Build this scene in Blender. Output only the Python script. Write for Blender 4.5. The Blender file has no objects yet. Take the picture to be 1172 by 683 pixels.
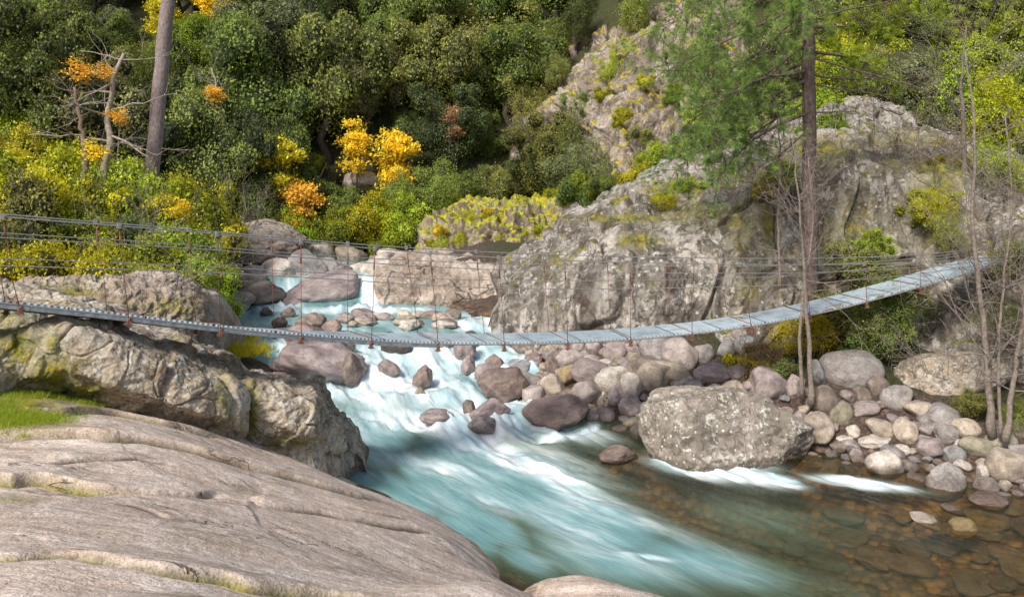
import bpy, bmesh, math, random
import numpy as np
from math import radians, pi
random.seed(7); RNG = np.random.default_rng(7)
S = bpy.context.scene; COL = S.collection
F, CX, Y0, H = 920.0, 586.0, 190.0, 5.0          # photo focal length / centre / horizon row / eye height

# ------------------------------------------------------------------ maths
def P(px, py, Y): return ((px-CX)/F*Y, Y, H-(py-Y0)/F*Y)
def sm(x): x = np.clip(x, 0, 1); return x*x*(3-2*x)
_M = np.uint32
def _hash(ix, iy, iz, seed):
    h = (ix.astype(np.uint32)*_M(374761393)) ^ (iy.astype(np.uint32)*_M(668265263)) ^ (iz.astype(np.uint32)*_M(2147483647-58)) ^ _M((seed*2654435761) & 0xffffffff)
    h = (h ^ (h >> _M(13)))*_M(1274126177); h = (h ^ (h >> _M(15)))*_M(2246822519); return h ^ (h >> _M(16))
def noise(p, seed=0):
    p = np.asarray(p, dtype=np.float64); i = np.floor(p).astype(np.int64); f = p-i
    u = f*f*f*(f*(f*6-15)+10); r = 0
    for dx in (0, 1):
        for dy in (0, 1):
            for dz in (0, 1):
                h = _hash(i[..., 0]+dx, i[..., 1]+dy, i[..., 2]+dz, seed)
                gx = (h & _M(1023))/511.5-1; gy = ((h >> _M(10)) & _M(1023))/511.5-1; gz = ((h >> _M(20)) & _M(1023))/511.5-1
                d = gx*(f[..., 0]-dx)+gy*(f[..., 1]-dy)+gz*(f[..., 2]-dz)
                w = (u[..., 0] if dx else 1-u[..., 0])*(u[..., 1] if dy else 1-u[..., 1])*(u[..., 2] if dz else 1-u[..., 2])
                r = r+w*d
    return r
def fbm(p, o=4, seed=0, lac=2.0, g=0.5, ridge=False):
    p = np.asarray(p, dtype=np.float64); a, r = 1.0, 0
    for k in range(o):
        n = noise(p, seed+k*17)
        r = r+a*((0.5-2*np.abs(n)) if ridge else n); p = p*lac+7.31; a *= g
    return r
def cell(p, seed=0):                              # distance to nearest / second nearest jittered cell centre
    p = np.asarray(p, dtype=np.float64); i = np.floor(p).astype(np.int64); f1 = np.full(p.shape[:-1], 9.); f2 = f1.copy(); idv = f1*0
    for dx in (-1, 0, 1):
        for dy in (-1, 0, 1):
            for dz in (-1, 0, 1):
                c = i+np.array([dx, dy, dz]); h = _hash(c[..., 0], c[..., 1], c[..., 2], seed)
                q = c+np.stack([(h & _M(1023))/1023., ((h >> _M(10)) & _M(1023))/1023., ((h >> _M(20)) & _M(1023))/1023.], -1)
                d = np.sqrt(((p-q)**2).sum(-1)); new = d < f1
                f2 = np.where(new, f1, np.minimum(f2, d)); idv = np.where(new, (h & _M(255))/255., idv); f1 = np.where(new, d, f1)
    return f1, f2, idv

# ------------------------------------------------------------------ river, bed and ground heights
WY = [-30, 14.3, 15.2, 16.0, 17.3, 18.2, 19.2, 20.5, 25.2, 25.7, 26.2, 28, 60]
WZ = [0, 0, .05, .14, .22, .42, .58, .68, .78, .92, 1.30, 1.36, 2.0]
def W(Y): return np.interp(Y, WY, WZ)
RY = [-30, 3, 6, 9, 12.1, 13.4, 14.2, 15.2, 16.0, 17.3, 19, 20.5, 21.5, 25, 26, 28, 40, 60, 100]
RX = [40, 17, 13, 9.2, 7.9, 6.2, 4.9, 2.5, 1.0, .55, .35, .0, .2, -2.9, -4.0, -4.2, -6, -12, -30]
LY = [-30, 0, 3, 6, 9.3, 10.4, 11.8, 13.1, 14, 16.5, 18, 19, 20.5, 22.5, 25, 26, 28, 40, 60, 100]
LX = [20, 8, 5, 1.6, .2, -.3, -1.36, -2.7, -3.0, -4.0, -5.0, -5.9, -6.9, -7.7, -7.9, -7.6, -9, -12, -18, -34]
def ground(X, Y):
    X = np.asarray(X, float); Y = np.asarray(Y, float)
    w = W(Y); dr = X-np.interp(Y, RY, RX); dl = np.interp(Y, LY, LX)-X
    din = np.minimum(-dr, -dl)
    bed = w-.06-np.clip(.22*din, 0, .75)
    right = w-.06+.30*np.clip(dr, 0, 3.2)+.06*np.clip(dr-3.2, 0, 60)*sm((Y-14)/4)+.28*np.clip(dr-3.2, 0, 60)*(1-sm((Y-12)/3))
    A = 1.6+1.0*sm((Y-12)/6)
    left = w-.06+np.minimum(.30*np.clip(dl, 0, 99), A)+.28*np.clip(dl-9, 0, 50)
    g = np.where(din > 0, bed, np.where(dr > 0, right, left))
    yh = 33.0-8.5*sm((X-(-1))/9)+2.0*np.sin(X*.21+1)
    hill = .86*np.clip(Y-yh, 0, 48); hill = hill*sm((Y-yh)/5+.3)
    g = g+hill
    n = noise(np.stack([X*.25, Y*.25, X*0], -1), 3)*.5*sm(np.maximum(dr-3, dl-2)/4)+noise(np.stack([X*1.1, Y*1.1, X*0], -1), 5)*.10
    return np.minimum(g+n, 42+n*3)
def ray(px, py, fn=None, y0=3.0, y1=75.0):
    fn = fn or ground
    ys = np.arange(y0, y1, .04); zz = H-(py-Y0)/F*ys
    hit = np.nonzero(fn((px-CX)/F*ys, ys) >= zz)[0]
    return float(ys[hit[0]]) if len(hit) else y1
def water_fn(X, Y): return W(Y)+0*np.asarray(X)

# ------------------------------------------------------------------ object helpers
def link(o, parent=None):
    COL.objects.link(o)
    if parent is not None: o.parent = parent
    return o
def tag(o, label=None, cat=None, group=None, kind=None):
    if label: o['label'] = label
    if cat: o['category'] = cat
    if group: o['group'] = group
    if kind: o['kind'] = kind
    return o
def mesh(name, v, f, mat=None, smooth=True):
    me = bpy.data.meshes.new(name); v = np.asarray(v, np.float32)
    if isinstance(f, np.ndarray):
        n, k = f.shape; me.vertices.add(len(v)); me.vertices.foreach_set('co', v.ravel())
        me.loops.add(n*k); me.loops.foreach_set('vertex_index', f.astype(np.int32).ravel())
        me.polygons.add(n); me.polygons.foreach_set('loop_start', np.arange(0, n*k, k, dtype=np.int32))
        try: me.polygons.foreach_set('loop_total', np.full(n, k, dtype=np.int32))
        except Exception: pass
        me.update(calc_edges=True)
    else:
        me.from_pydata([tuple(map(float, a)) for a in v], [], f); me.update()
    me.polygons.foreach_set('use_smooth', np.full(len(me.polygons), smooth)); 
    for m in (mat if isinstance(mat, (list, tuple)) else [mat] if mat else []): me.materials.append(m)
    me.update(); return me
def fattr(me, name, vals):
    a = me.attributes.new(name, 'FLOAT', 'POINT'); a.data.foreach_set('value', np.asarray(vals, np.float32).ravel())
def empty(name, loc, rz=0):
    o = bpy.data.objects.new(name, None); o.location = loc; o.rotation_euler.z = rz; o.empty_display_size = .2; return link(o)
def add(name, me, parent=None, loc=(0, 0, 0)):
    o = bpy.data.objects.new(name, me); o.location = loc; return link(o, parent)
def grid_faces(nu, nv):
    a = np.arange((nu-1)*(nv-1)); i = a//(nv-1); j = a % (nv-1); b = i*nv+j
    return np.stack([b, b+nv, b+nv+1, b+1], -1)
class MB:
    def __init__(s): s.v = []; s.f = []; s.n = 0
    def tube(s, pts, rad, sides=6, cap=True):
        pts = np.asarray(pts, float); n = len(pts); rad = np.broadcast_to(rad, (n,))
        t = np.gradient(pts, axis=0); t /= np.linalg.norm(t, axis=1)[:, None]+1e-9
        ref = np.array([0, 0, 1.]) if abs(t[0, 2]) < .9 else np.array([1., 0, 0])
        a = np.linspace(0, 2*pi, sides, endpoint=False); vs = []
        for k in range(n):
            u = ref-t[k]*ref.dot(t[k]); u /= np.linalg.norm(u)+1e-9; ref = u; w = np.cross(t[k], u)
            vs.append(pts[k]+rad[k]*(np.cos(a)[:, None]*u+np.sin(a)[:, None]*w))
        s.v.append(np.concatenate(vs)); b = s.n
        for k in range(n-1):
            for j in range(sides):
                j2 = (j+1) % sides; s.f.append((b+k*sides+j, b+k*sides+j2, b+(k+1)*sides+j2, b+(k+1)*sides+j))
        if cap: s.f.append(tuple(b+j for j in range(sides))[::-1]); s.f.append(tuple(b+(n-1)*sides+j for j in range(sides)))
        s.n += n*sides
    def box(s, c, ax, ay, az):
        c, ax, ay, az = map(lambda q: np.asarray(q, float), (c, ax, ay, az)); b = s.n
        s.v.append(np.array([c+i*ax+j*ay+k*az for i in (-1, 1) for j in (-1, 1) for k in (-1, 1)]))
        s.f += [tuple(b+q for q in f) for f in ((0, 1, 3, 2), (4, 6, 7, 5), (0, 4, 5, 1), (2, 3, 7, 6), (0, 2, 6, 4), (1, 5, 7, 3))]; s.n += 8
    def build(s, name, mat, smooth=True): return mesh(name, np.concatenate(s.v), s.f, mat, smooth)

# ------------------------------------------------------------------ node helpers
class NT:
    def __init__(s, name):
        s.m = bpy.data.materials.new(name); s.m.use_nodes = True; s.t = s.m.node_tree; s.t.nodes.clear()
    def n(s, typ, **kw):
        nd = s.t.nodes.new(typ)
        for k, v in kw.items():
            if k == 'inp':
                for a, b in v.items():
                    if isinstance(b, bpy.types.NodeSocket): s.t.links.new(b, nd.inputs[a])
                    else: nd.inputs[a].default_value = b
            else: setattr(nd, k, v)
        return nd
    def math(s, op, a, b=0.0, c=0.0, clamp=False):
        nd = s.n('ShaderNodeMath', operation=op, use_clamp=clamp)
        for i, q in enumerate((a, b, c)):
            if isinstance(q, bpy.types.NodeSocket): s.t.links.new(q, nd.inputs[i])
            else: nd.inputs[i].default_value = q
        return nd.outputs[0]
    def noise(s, vec, scale, detail=4, rough=.55, dist=0.0):
        return s.n('ShaderNodeTexNoise', inp={'Vector': vec, 'Scale': scale, 'Detail': detail, 'Roughness': rough, 'Distortion': dist}).outputs['Fac']
    def ramp(s, fac, stops, interp='LINEAR'):
        nd = s.n('ShaderNodeValToRGB', inp={'Fac': fac}); r = nd.color_ramp; r.interpolation = interp
        while len(r.elements) < len(stops): r.elements.new(.5)
        for e, (p, c) in zip(r.elements, stops):
            e.position = p; e.color = (c, c, c, 1) if isinstance(c, (int, float)) else (*c, 1)
        return nd.outputs['Color']
    def mr(s, v, a, b, c=0., d=1.):
        return s.n('ShaderNodeMapRange', interpolation_type='SMOOTHSTEP', inp={'Value': v, 'From Min': a, 'From Max': b, 'To Min': c, 'To Max': d}).outputs[0]
    def mix(s, fac, a, b, blend='MIX'):
        nd = s.n('ShaderNodeMix', data_type='RGBA', blend_type=blend)
        for i, q in ((0, fac), (6, a), (7, b)):
            if isinstance(q, bpy.types.NodeSocket): s.t.links.new(q, nd.inputs[i])
            else: nd.inputs[i].default_value = q if isinstance(q, (int, float)) else (*q, 1)
        return nd.outputs[2]
    def mapv(s, vec, scale=(1, 1, 1), rot=(0, 0, 0), loc=(0, 0, 0)):
        return s.n('ShaderNodeMapping', inp={'Vector': vec, 'Scale': scale, 'Rotation': rot, 'Location': loc}).outputs[0]
    def attr(s, name): return s.n('ShaderNodeAttribute', attribute_name=name).outputs['Fac']
    def out(s, sh): s.t.links.new(sh, s.n('ShaderNodeOutputMaterial').inputs[0]); return s.m
    def bump(s, h, dist, strength=1.0, normal=None):
        i = {'Height': h, 'Distance': dist, 'Strength': strength}
        if normal is not None: i['Normal'] = normal
        return s.n('ShaderNodeBump', inp=i).outputs[0]

def rock_mat(name, cols, lichen=.3, stain=.4, moss=.2, crack=.5, grain=.5, scale=1.0, spots=.0, smoothb=1.0, bd=.10, lines=False, obj=False, tint=False, mosscol=(.16, .17, .02),
             mosscol2=(.33, .27, .02), strata=None, vert=False, lichcol=(.74, .71, .63), rough=.85, wet=False, cobble=False):
    t = NT(name)
    if obj:
        tc = t.n('ShaderNodeTexCoord').outputs['Object']; oi = t.n('ShaderNodeObjectInfo')
        off = t.math('MULTIPLY', oi.outputs['Random'], 37.0)
        vec = t.n('ShaderNodeVectorMath', operation='ADD', inp={0: tc, 1: t.n('ShaderNodeCombineXYZ', inp={0: off, 1: off}).outputs[0]}).outputs[0]
    else: vec = t.n('ShaderNodeNewGeometry').outputs['Position']
    geo = t.n('ShaderNodeNewGeometry'); nz = t.n('ShaderNodeSeparateXYZ', inp={0: geo.outputs['Normal']}).outputs[2]
    k = scale
    n1 = t.noise(vec, .9*k, 6, .62, .3)
    if strata:
        sv = t.mapv(vec, rot=(0, 0, strata[0]), scale=(strata[1], strata[2], strata[2]))
        n1 = t.math('ADD', t.math('MULTIPLY', n1, .5), t.math('MULTIPLY', t.noise(sv, 1.0*k, 7, .65, .2), .5))
    c = t.ramp(n1, [(.30, cols[0]), (.46, cols[1]), (.56, cols[2]), (.72, cols[3])])
    if tint: c = t.mix(1.0, c, oi.outputs['Color'], 'MULTIPLY')
    # grain of the granite
    g1 = t.noise(vec, 38*k, 3, .7); g2 = t.noise(vec, 9*k, 5, .65)
    c = t.mix(grain, c, t.ramp(g1, [(.30, .42), (.47, .92), (.6, 1.12), (.75, 1.5)]), 'MULTIPLY')
    c = t.mix(.6, c, t.ramp(g2, [(.3, .55), (.5, .95), (.7, 1.25)]), 'MULTIPLY')
    # dark weather stains, dragged downwards on walls
    sv = t.mapv(vec, scale=(1.6, 1.6, .35) if vert else (1, 1, .8))
    st = t.mr(t.noise(sv, 1.5*k, 7, .68, .5), .56-.12*stain, .70-.12*stain)
    c = t.mix(t.math('MULTIPLY', st, min(1, stain*1.7)), c, t.mix(.35 if vert else .5, (.055, .045, .04), c, 'MIX'))
    if spots:
        sp = t.noise(vec, 5.0*k, 5, .6, .8); sm_ = t.math('MULTIPLY', t.mr(sp, .53, .60), spots)
        c = t.mix(sm_, c, (.075, .062, .05))
        sp2 = t.noise(t.mapv(vec, loc=(5, 9, 2)), 3.1*k, 6, .65, 1.0); c = t.mix(t.math('MULTIPLY', t.mr(sp2, .50, .58), spots*.7), c, t.mix(.5, c, (.16, .13, .075)))
    # pale lichen blotches
    lv = t.noise(vec, 2.3*k, 3, .5, .6); l2 = t.noise(vec, 8*k, 6, .72, .4)
    lm = t.math('MULTIPLY', t.mr(l2, .60-.17*lichen, .64-.15*lichen), t.mr(lv, .60-.2*lichen, .72-.2*lichen))
    vo = t.n('ShaderNodeTexVoronoi', inp={'Vector': vec, 'Scale': 5.5*k, 'Randomness': 1.0}).outputs['Distance']
    lm2 = t.math('MULTIPLY', t.mr(t.math('ADD', vo, t.math('MULTIPLY', g2, .35)), .40, .32), t.mr(lv, .58, .48))
    lm = t.math('MAXIMUM', lm, t.math('MULTIPLY', lm2, min(1, lichen*1.6)))
    c = t.mix(t.math('MULTIPLY', lm, .85 if lichen > 0 else 0), c, t.mix(g2, lichcol, (.36, .35, .29)))
    lk = None
    if lines:
        lw = t.noise(t.mapv(vec, rot=(0, 0, strata[0]), scale=(.30, 1.5, 1.0)), 1.0, 6, .55, .25)
        lk = t.math('MULTIPLY', t.mr(t.math('ABSOLUTE', t.math('SUBTRACT', lw, .5)), .006, .001), t.mr(t.noise(vec, .55, 3), .46, .56))
        lk = t.math('MAXIMUM', lk, t.math('MULTIPLY', t.mr(t.math('ABSOLUTE', t.math('SUBTRACT', lw, .58)), .007, .001), t.mr(t.noise(vec, .8, 3), .48, .56)))
        c = t.mix(t.math('MULTIPLY', lk, .75), c, (.10, .07, .055))
        bs = t.noise(t.mapv(vec, rot=(0, 0, strata[0]), scale=(.5, 4.5, 2)), 1.0, 7, .7, .3)
        c = t.mix(.8, c, t.ramp(bs, [(.30, (.50, .44, .40)), (.46, (.92, .88, .85)), (.60, (1.08, 1.06, 1.05)), (.72, (1.25, 1.22, 1.2))]), 'MULTIPLY')
        pt = t.noise(vec, 1.4, 5, .7); c = t.mix(t.mr(pt, .52, .66), c, t.mix(1.0, c, (.70, .69, .64), 'MULTIPLY'))
        sk = t.noise(vec, 150, 2, .8); c = t.mix(.9, c, t.ramp(sk, [(.34, .45), (.45, 1.0), (.6, 1.0), (.68, 1.5)]), 'MULTIPLY')
        wl = t.noise(vec, 18, 3, .7); c = t.mix(t.mr(wl, .66, .70), c, (.78, .74, .66))
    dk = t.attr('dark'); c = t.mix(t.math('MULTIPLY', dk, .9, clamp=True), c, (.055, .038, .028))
    pz = t.n('ShaderNodeSeparateXYZ', inp={0: geo.outputs['Position']}).outputs[2]
    wt = t.math('MULTIPLY', t.mr(t.math('ADD', pz, t.math('MULTIPLY', t.math('SUBTRACT', g2, .5), .25)), .20, .07), .62)
    c = t.mix(wt, c, t.mix(1.0, c, (.30, .25, .20), 'MULTIPLY'))
    # moss on ledges
    mn = t.noise(vec, 2.1*k, 6, .66)
    mm = t.math('MULTIPLY', t.mr(mn, .66-.22*moss, .74-.22*moss), t.mr(nz, .35, .75))
    ma = t.math('MULTIPLY', t.attr('moss'), t.mr(t.noise(vec, 5*k, 6, .7), .28, .50))
    mm = t.math('MAXIMUM', t.math('MULTIPLY', mm, 1.0 if moss > 0 else 0.0), ma, clamp=True)
    mc = t.ramp(t.noise(vec, 3.3*k, 4, .7), [(.35, (.05, .055, .012)), (.48, mosscol), (.62, mosscol2)])
    mc = t.mix(.8, mc, t.ramp(g1, [(.3, .35), (.5, 1.0), (.7, 1.7)]), 'MULTIPLY')
    # cracks
    wv = t.n('ShaderNodeVectorMath', operation='MULTIPLY_ADD', inp={0: t.n('ShaderNodeTexNoise', inp={'Vector': vec, 'Scale': 1.2*k, 'Detail': 4.0}).outputs['Color'], 1: (.9, .9, .9), 2: vec}).outputs[0]
    ve = t.n('ShaderNodeTexVoronoi', feature='DISTANCE_TO_EDGE', inp={'Vector': t.mapv(wv, scale=(1, 1, .6) if vert else (1, 1, 1.2)), 'Scale': .95*k}).outputs['Distance']
    cm = t.math('MULTIPLY', t.mr(ve, .035, .0), t.mr(t.noise(vec, .8*k, 2), .42, .58))
    c = t.mix(t.math('MULTIPLY', cm, crack), c, (.035, .028, .024))
    c = t.mix(mm, c, mc)
    if wet:
        wz = t.n('ShaderNodeSeparateXYZ', inp={0: geo.outputs['Position']}).outputs[2]
    h = t.math('ADD', t.math('MULTIPLY', g2, .6*smoothb), t.math('MULTIPLY', n1, .9*smoothb))
    h = t.math('ADD', h, t.math('MULTIPLY', g1, .13))
    h = t.math('SUBTRACT', h, t.math('MULTIPLY', cm, .5*crack)); h = t.math('ADD', h, t.math('MULTIPLY', mm, .5)); h = t.math('ADD', h, t.math('MULTIPLY', lm, .08))
    if lk is not None: h = t.math('SUBTRACT', h, t.math('MULTIPLY', lk, .25)); h = t.math('ADD', h, t.math('MULTIPLY', bs, .5))
    nb = t.bump(h, (bd if not cobble else .05)/k, .9 if not cobble else .5)
    b = t.n('ShaderNodeBsdfPrincipled', inp={'Base Color': c, 'Roughness': rough, 'Normal': nb, 'Specular IOR Level': .3})
    return t.out(b.outputs[0])

def leaf_mat(name):
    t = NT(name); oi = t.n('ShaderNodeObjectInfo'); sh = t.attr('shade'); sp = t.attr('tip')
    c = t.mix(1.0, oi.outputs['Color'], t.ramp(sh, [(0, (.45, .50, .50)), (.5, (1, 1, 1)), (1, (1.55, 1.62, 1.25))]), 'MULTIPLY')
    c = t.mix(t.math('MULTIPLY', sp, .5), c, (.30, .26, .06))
    d = t.n('ShaderNodeBsdfPrincipled', inp={'Base Color': c, 'Roughness': .55, 'Specular IOR Level': .25})
    tr = t.n('ShaderNodeBsdfTranslucent', inp={'Color': t.mix(1.0, c, (1.3, 1.25, .5), 'MULTIPLY')})
    return t.out(t.n('ShaderNodeMixShader', inp={0: .28, 1: d.outputs[0], 2: tr.outputs[0]}).outputs[0])
def plain(name, col, rough=.8, nscale=20, var=.4, metal=0.0, stretch=(1, 1, 1), bump=.01, obj=True):
    t = NT(name); vec = t.n('ShaderNodeTexCoord').outputs['Object'] if obj else t.n('ShaderNodeNewGeometry').outputs['Position']
    n = t.noise(t.mapv(vec, scale=stretch), nscale, 5, .65)
    c = t.mix(1.0, col, t.ramp(n, [(.3, 1-var), (.5, 1.0), (.7, 1+var)]), 'MULTIPLY')
    b = t.n('ShaderNodeBsdfPrincipled', inp={'Base Color': c, 'Roughness': rough, 'Metallic': metal, 'Normal': t.bump(n, bump, .8)})
    return t.out(b.outputs[0])

GRAN = [(.13, .095, .075), (.27, .205, .16), (.37, .29, .235), (.50, .42, .36)]
M = {}
M['slab'] = rock_mat('slab_granite', [(.52, .41, .33), (.67, .55, .46), (.76, .65, .565), (.84, .765, .69)], lichen=.0, stain=.15, moss=0, crack=.0, grain=.85, scale=1.5, strata=(radians(-32), .25, 3.0), smoothb=.5, bd=.09, lines=True)
M['boulder'] = rock_mat('lichened_boulder_rock', [(.22, .17, .12), (.38, .31, .225), (.50, .42, .315), (.60, .53, .42)], lichen=.72, stain=.30, moss=.10, crack=.35, grain=.6, scale=1.7, spots=.65, smoothb=.6)
M['cliff'] = rock_mat('cliff_rock', [(.12, .105, .09), (.30, .275, .24), (.45, .415, .37), (.62, .58, .53)], lichen=.58, stain=1.0, moss=.52, crack=.25, grain=.4, scale=.9, vert=True, spots=.8, smoothb=.8, lichcol=(.66, .63, .58))
M['far'] = rock_mat('far_pale_rock', [(.20, .155, .12), (.38, .305, .245), (.50, .42, .35), (.60, .53, .46)], lichen=.35, stain=.40, moss=.05, crack=.7, grain=.3, scale=.9, spots=.4)
M['crag'] = rock_mat('crag_rock', [(.13, .10, .08), (.30, .24, .20), (.45, .375, .31), (.58, .52, .46)], lichen=.45, stain=.6, moss=.98, crack=.6, grain=.3, scale=.6, vert=True, mosscol=(.24, .22, .02), mosscol2=(.50, .38, .02), spots=.5)
M['mossy'] = rock_mat('mossy_rock', [(.13, .10, .08), (.25, .20, .15), (.36, .29, .22), (.48, .42, .36)], lichen=.4, stain=.6, moss=1.7, crack=.4, grain=.3, scale=.8, mosscol=(.28, .29, .02), mosscol2=(.50, .43, .02), spots=.5)
M['pale'] = rock_mat('white_lichen_boulder_rock', [(.14, .12, .10), (.25, .22, .185), (.34, .29, .245), (.44, .385, .33)], lichen=.62, stain=.35, moss=.05, crack=.2, grain=.5, scale=1.5, lichcol=(.85, .84, .76), spots=.6, smoothb=.6)
M['cobble'] = rock_mat('cobble_stone', [(.50, .48, .47), (.82, .79, .77), (1.0, .98, .96), (1.35, 1.32, 1.28)], lichen=.16, stain=.40, moss=0, crack=.0, grain=.5, scale=1.6, obj=True, tint=True, cobble=True, spots=.25)
M['wetrock'] = rock_mat('wet_river_rock', [(.50, .48, .47), (.8, .76, .74), (1.0, .96, .93), (1.35, 1.3, 1.26)], lichen=0.05, stain=.5, moss=0, crack=.3, grain=.5, scale=1.6, obj=True, tint=True, rough=.45, cobble=True)
M['leaf'] = leaf_mat('leaves')
_t = NT('inner_foliage_shade'); _c = _t.mix(1.0, _t.n('ShaderNodeObjectInfo').outputs['Color'], (.22, .26, .2), 'MULTIPLY'); _n = _t.noise(_t.n('ShaderNodeTexCoord').outputs['Object'], 14, 5, .8)  # darkened leaf colour paints the inner shade on solid cores of the crown lobes
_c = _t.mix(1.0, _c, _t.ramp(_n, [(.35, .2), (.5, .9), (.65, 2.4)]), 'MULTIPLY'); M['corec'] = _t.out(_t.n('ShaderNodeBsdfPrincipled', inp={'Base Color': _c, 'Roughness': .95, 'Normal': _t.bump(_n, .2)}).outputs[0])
M['core'] = plain('painted_core_shade', (.022, .026, .012), .95, 9, .5)  # near-black colour standing in for shade deep inside a crown
M['bark'] = plain('dark_bark', (.06, .045, .035), .95, 14, .6, stretch=(1, 1, .25), bump=.02)
M['pinebark'] = plain('pine_bark', (.13, .095, .085), .95, 22, .75, stretch=(1, 1, .35), bump=.05)
M['greybark'] = plain('grey_bark', (.24, .195, .185), .95, 16, .45, stretch=(1, 1, .5), bump=.02)
M['twig'] = plain('bare_grey_twigs', (.21, .175, .145), .9, 20, .5)
M['drytwig'] = plain('dry_brown_twigs', (.20, .14, .10), .9, 20, .5)
M['deadwood'] = plain('bleached_dead_wood', (.33, .28, .225), .9, 12, .45)
M['cable'] = plain('steel_cable', (.30, .30, .29), .5, 60, .3, metal=.4)
M['rust'] = plain('rusty_iron', (.20, .085, .055), .85, 30, .5)
M['beam'] = plain('grey_painted_steel', (.20, .23, .25), .6, 12, .4)

# ------------------------------------------------------------------ splats given by photo pixels, turned into ellipses lying on a surface
def splat_field(X, Y, splats, fn):
    r = np.zeros_like(X)
    for (px, py, rx, ry, ang, s) in splats:
        a = radians(ang); c, sn = math.cos(a), math.sin(a)
        def w(x, y):
            yy = ray(x, y, fn, 3, 60); return np.array([(x-CX)/F*yy, yy])
        o = w(px, py); e1 = w(px+rx*c*.5, py+rx*sn*.5)-o; e2 = w(px-ry*sn*.5, py+ry*c*.5)-o
        Mx = np.linalg.inv(np.array([e1*2, e2*2]).T+np.eye(2)*1e-6)
        dx, dy = X-o[0], Y-o[1]; u = Mx[0, 0]*dx+Mx[0, 1]*dy; v = Mx[1, 0]*dx+Mx[1, 1]*dy
        r = np.maximum(r, s*np.exp(-(u*u+v*v)*1.1))
    return r

# ------------------------------------------------------------------ terrain
def build_ground():
    nu, nv = 420, 460
    u = np.linspace(-1, 1, nu); xs = 9*u+150*np.sign(u)*np.abs(u)**3.2-1.5
    v = np.linspace(0, 1, nv); ys = -45+60*v+ 60*v*v+110*v**6
    ys = np.interp(v, [0, .08, .62, .9, 1], [-60, 2, 30, 62, 190])
    X, Y = np.meshgrid(xs, ys, indexing='ij'); Z = ground(X, Y)
    me = mesh('ground', np.stack([X, Y, Z], -1).reshape(-1, 3), grid_faces(nu, nv))
    t = NT('forest_floor_and_gravel'); pos = t.n('ShaderNodeNewGeometry').outputs['Position']
    n = t.noise(pos, .8, 8, .7); g = t.noise(pos, 14, 5, .7)
    dirt = t.ramp(g, [(.3, (.025, .016, .012)), (.5, (.08, .052, .04)), (.7, (.20, .14, .11))])
    veg = t.ramp(g, [(.3, (.014, .018, .007)), (.5, (.045, .05, .015)), (.7, (.10, .10, .03))])
    vo = t.n('ShaderNodeTexVoronoi', inp={'Vector': pos, 'Scale': 7.0}); 
    peb = t.mix(.85, t.ramp(t.n('ShaderNodeSeparateColor', inp={0: vo.outputs['Color']}).outputs[0], [(0, (.07, .042, .028)), (.4, (.15, .09, .06)), (.7, (.24, .17, .13)), (1, (.24, .17, .05))]), t.ramp(vo.outputs['Distance'], [(0, 1.1), (.45, .8), (.7, .25)]), 'MULTIPLY')
    uwz = t.mr(t.n('ShaderNodeSeparateXYZ', inp={0: pos}).outputs[2], .0, -.12)
    peb = t.mix(1.0, peb, t.mix(uwz, (1, 1, 1), (2.3, 2.1, 1.5)), 'MULTIPLY')
    c = t.mix(t.attr('veg'), t.mix(t.attr('gravel'), dirt, peb), veg)
    h = t.math('SUBTRACT', t.math('MULTIPLY', g, 1.2), t.math('MULTIPLY', t.attr('gravel'), t.math('MULTIPLY', vo.outputs['Distance'], 1.5)))
    b = t.n('ShaderNodeBsdfPrincipled', inp={'Base Color': c, 'Roughness': .9, 'Normal': t.bump(h, .05)})
    me.materials.append(t.out(b.outputs[0]))
    dr = X-np.interp(Y, RY, RX); dl = np.interp(Y, LY, LX)-X
    fattr(me, 'gravel', sm(1-np.maximum(dr, dl)/1.2)*(Y < 31)); fattr(me, 'veg', np.maximum(sm((np.maximum(dr-2.6, dl-1.0))/1.5), sm((Y-31)/2)))
    o = add('ground', me); tag(o, kind='structure')
build_ground()

# ------------------------------------------------------------------ river
CL = np.array([(-11, 40), (-8.2, 30), (-5.7, 26.3), (-4.2, 22), (-2.6, 18.5), (-1.0, 15.2), (.9, 12.6), (3.6, 9.8), (7.5, 6.6), (14, 3.5), (24, 0)], float)
def river_st(X, Y):
    tt = np.linspace(0, len(CL)-1, 500); i = np.arange(len(CL))
    c = np.stack([np.interp(tt, i, CL[:, 0]), np.interp(tt, i, CL[:, 1])], -1)
    for _ in range(60): c[1:-1] = (c[:-2]+c[2:])/2*.5+c[1:-1]*.5
    for _ in range(300): c[1:-1] = (c[:-2]+c[2:])/2
    seg = np.linalg.norm(np.diff(c, axis=0), axis=1); s = np.concatenate([[0], np.cumsum(seg)])
    T = np.gradient(c, axis=0); T /= np.linalg.norm(T, axis=1)[:, None]
    p = np.stack([X.ravel(), Y.ravel()], -1); SS = np.empty(len(p)); TT = np.empty(len(p))
    for a in range(0, len(p), 20000):
        q = p[a:a+20000]; d2 = ((q[:, None, :]-c[None])**2).sum(-1); w = np.exp(-(d2-d2.min(1)[:, None])/1.2); w /= w.sum(1)[:, None]
        SS[a:a+20000] = w@s; cc = w@c; tv = w@T; tv /= np.linalg.norm(tv, axis=1)[:, None]
        d = q-cc; SS[a:a+20000] += (d*tv).sum(1); TT[a:a+20000] = d[:, 0]*(-tv[:, 1])+d[:, 1]*tv[:, 0]
    return SS.reshape(X.shape), TT.reshape(X.shape)
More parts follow.
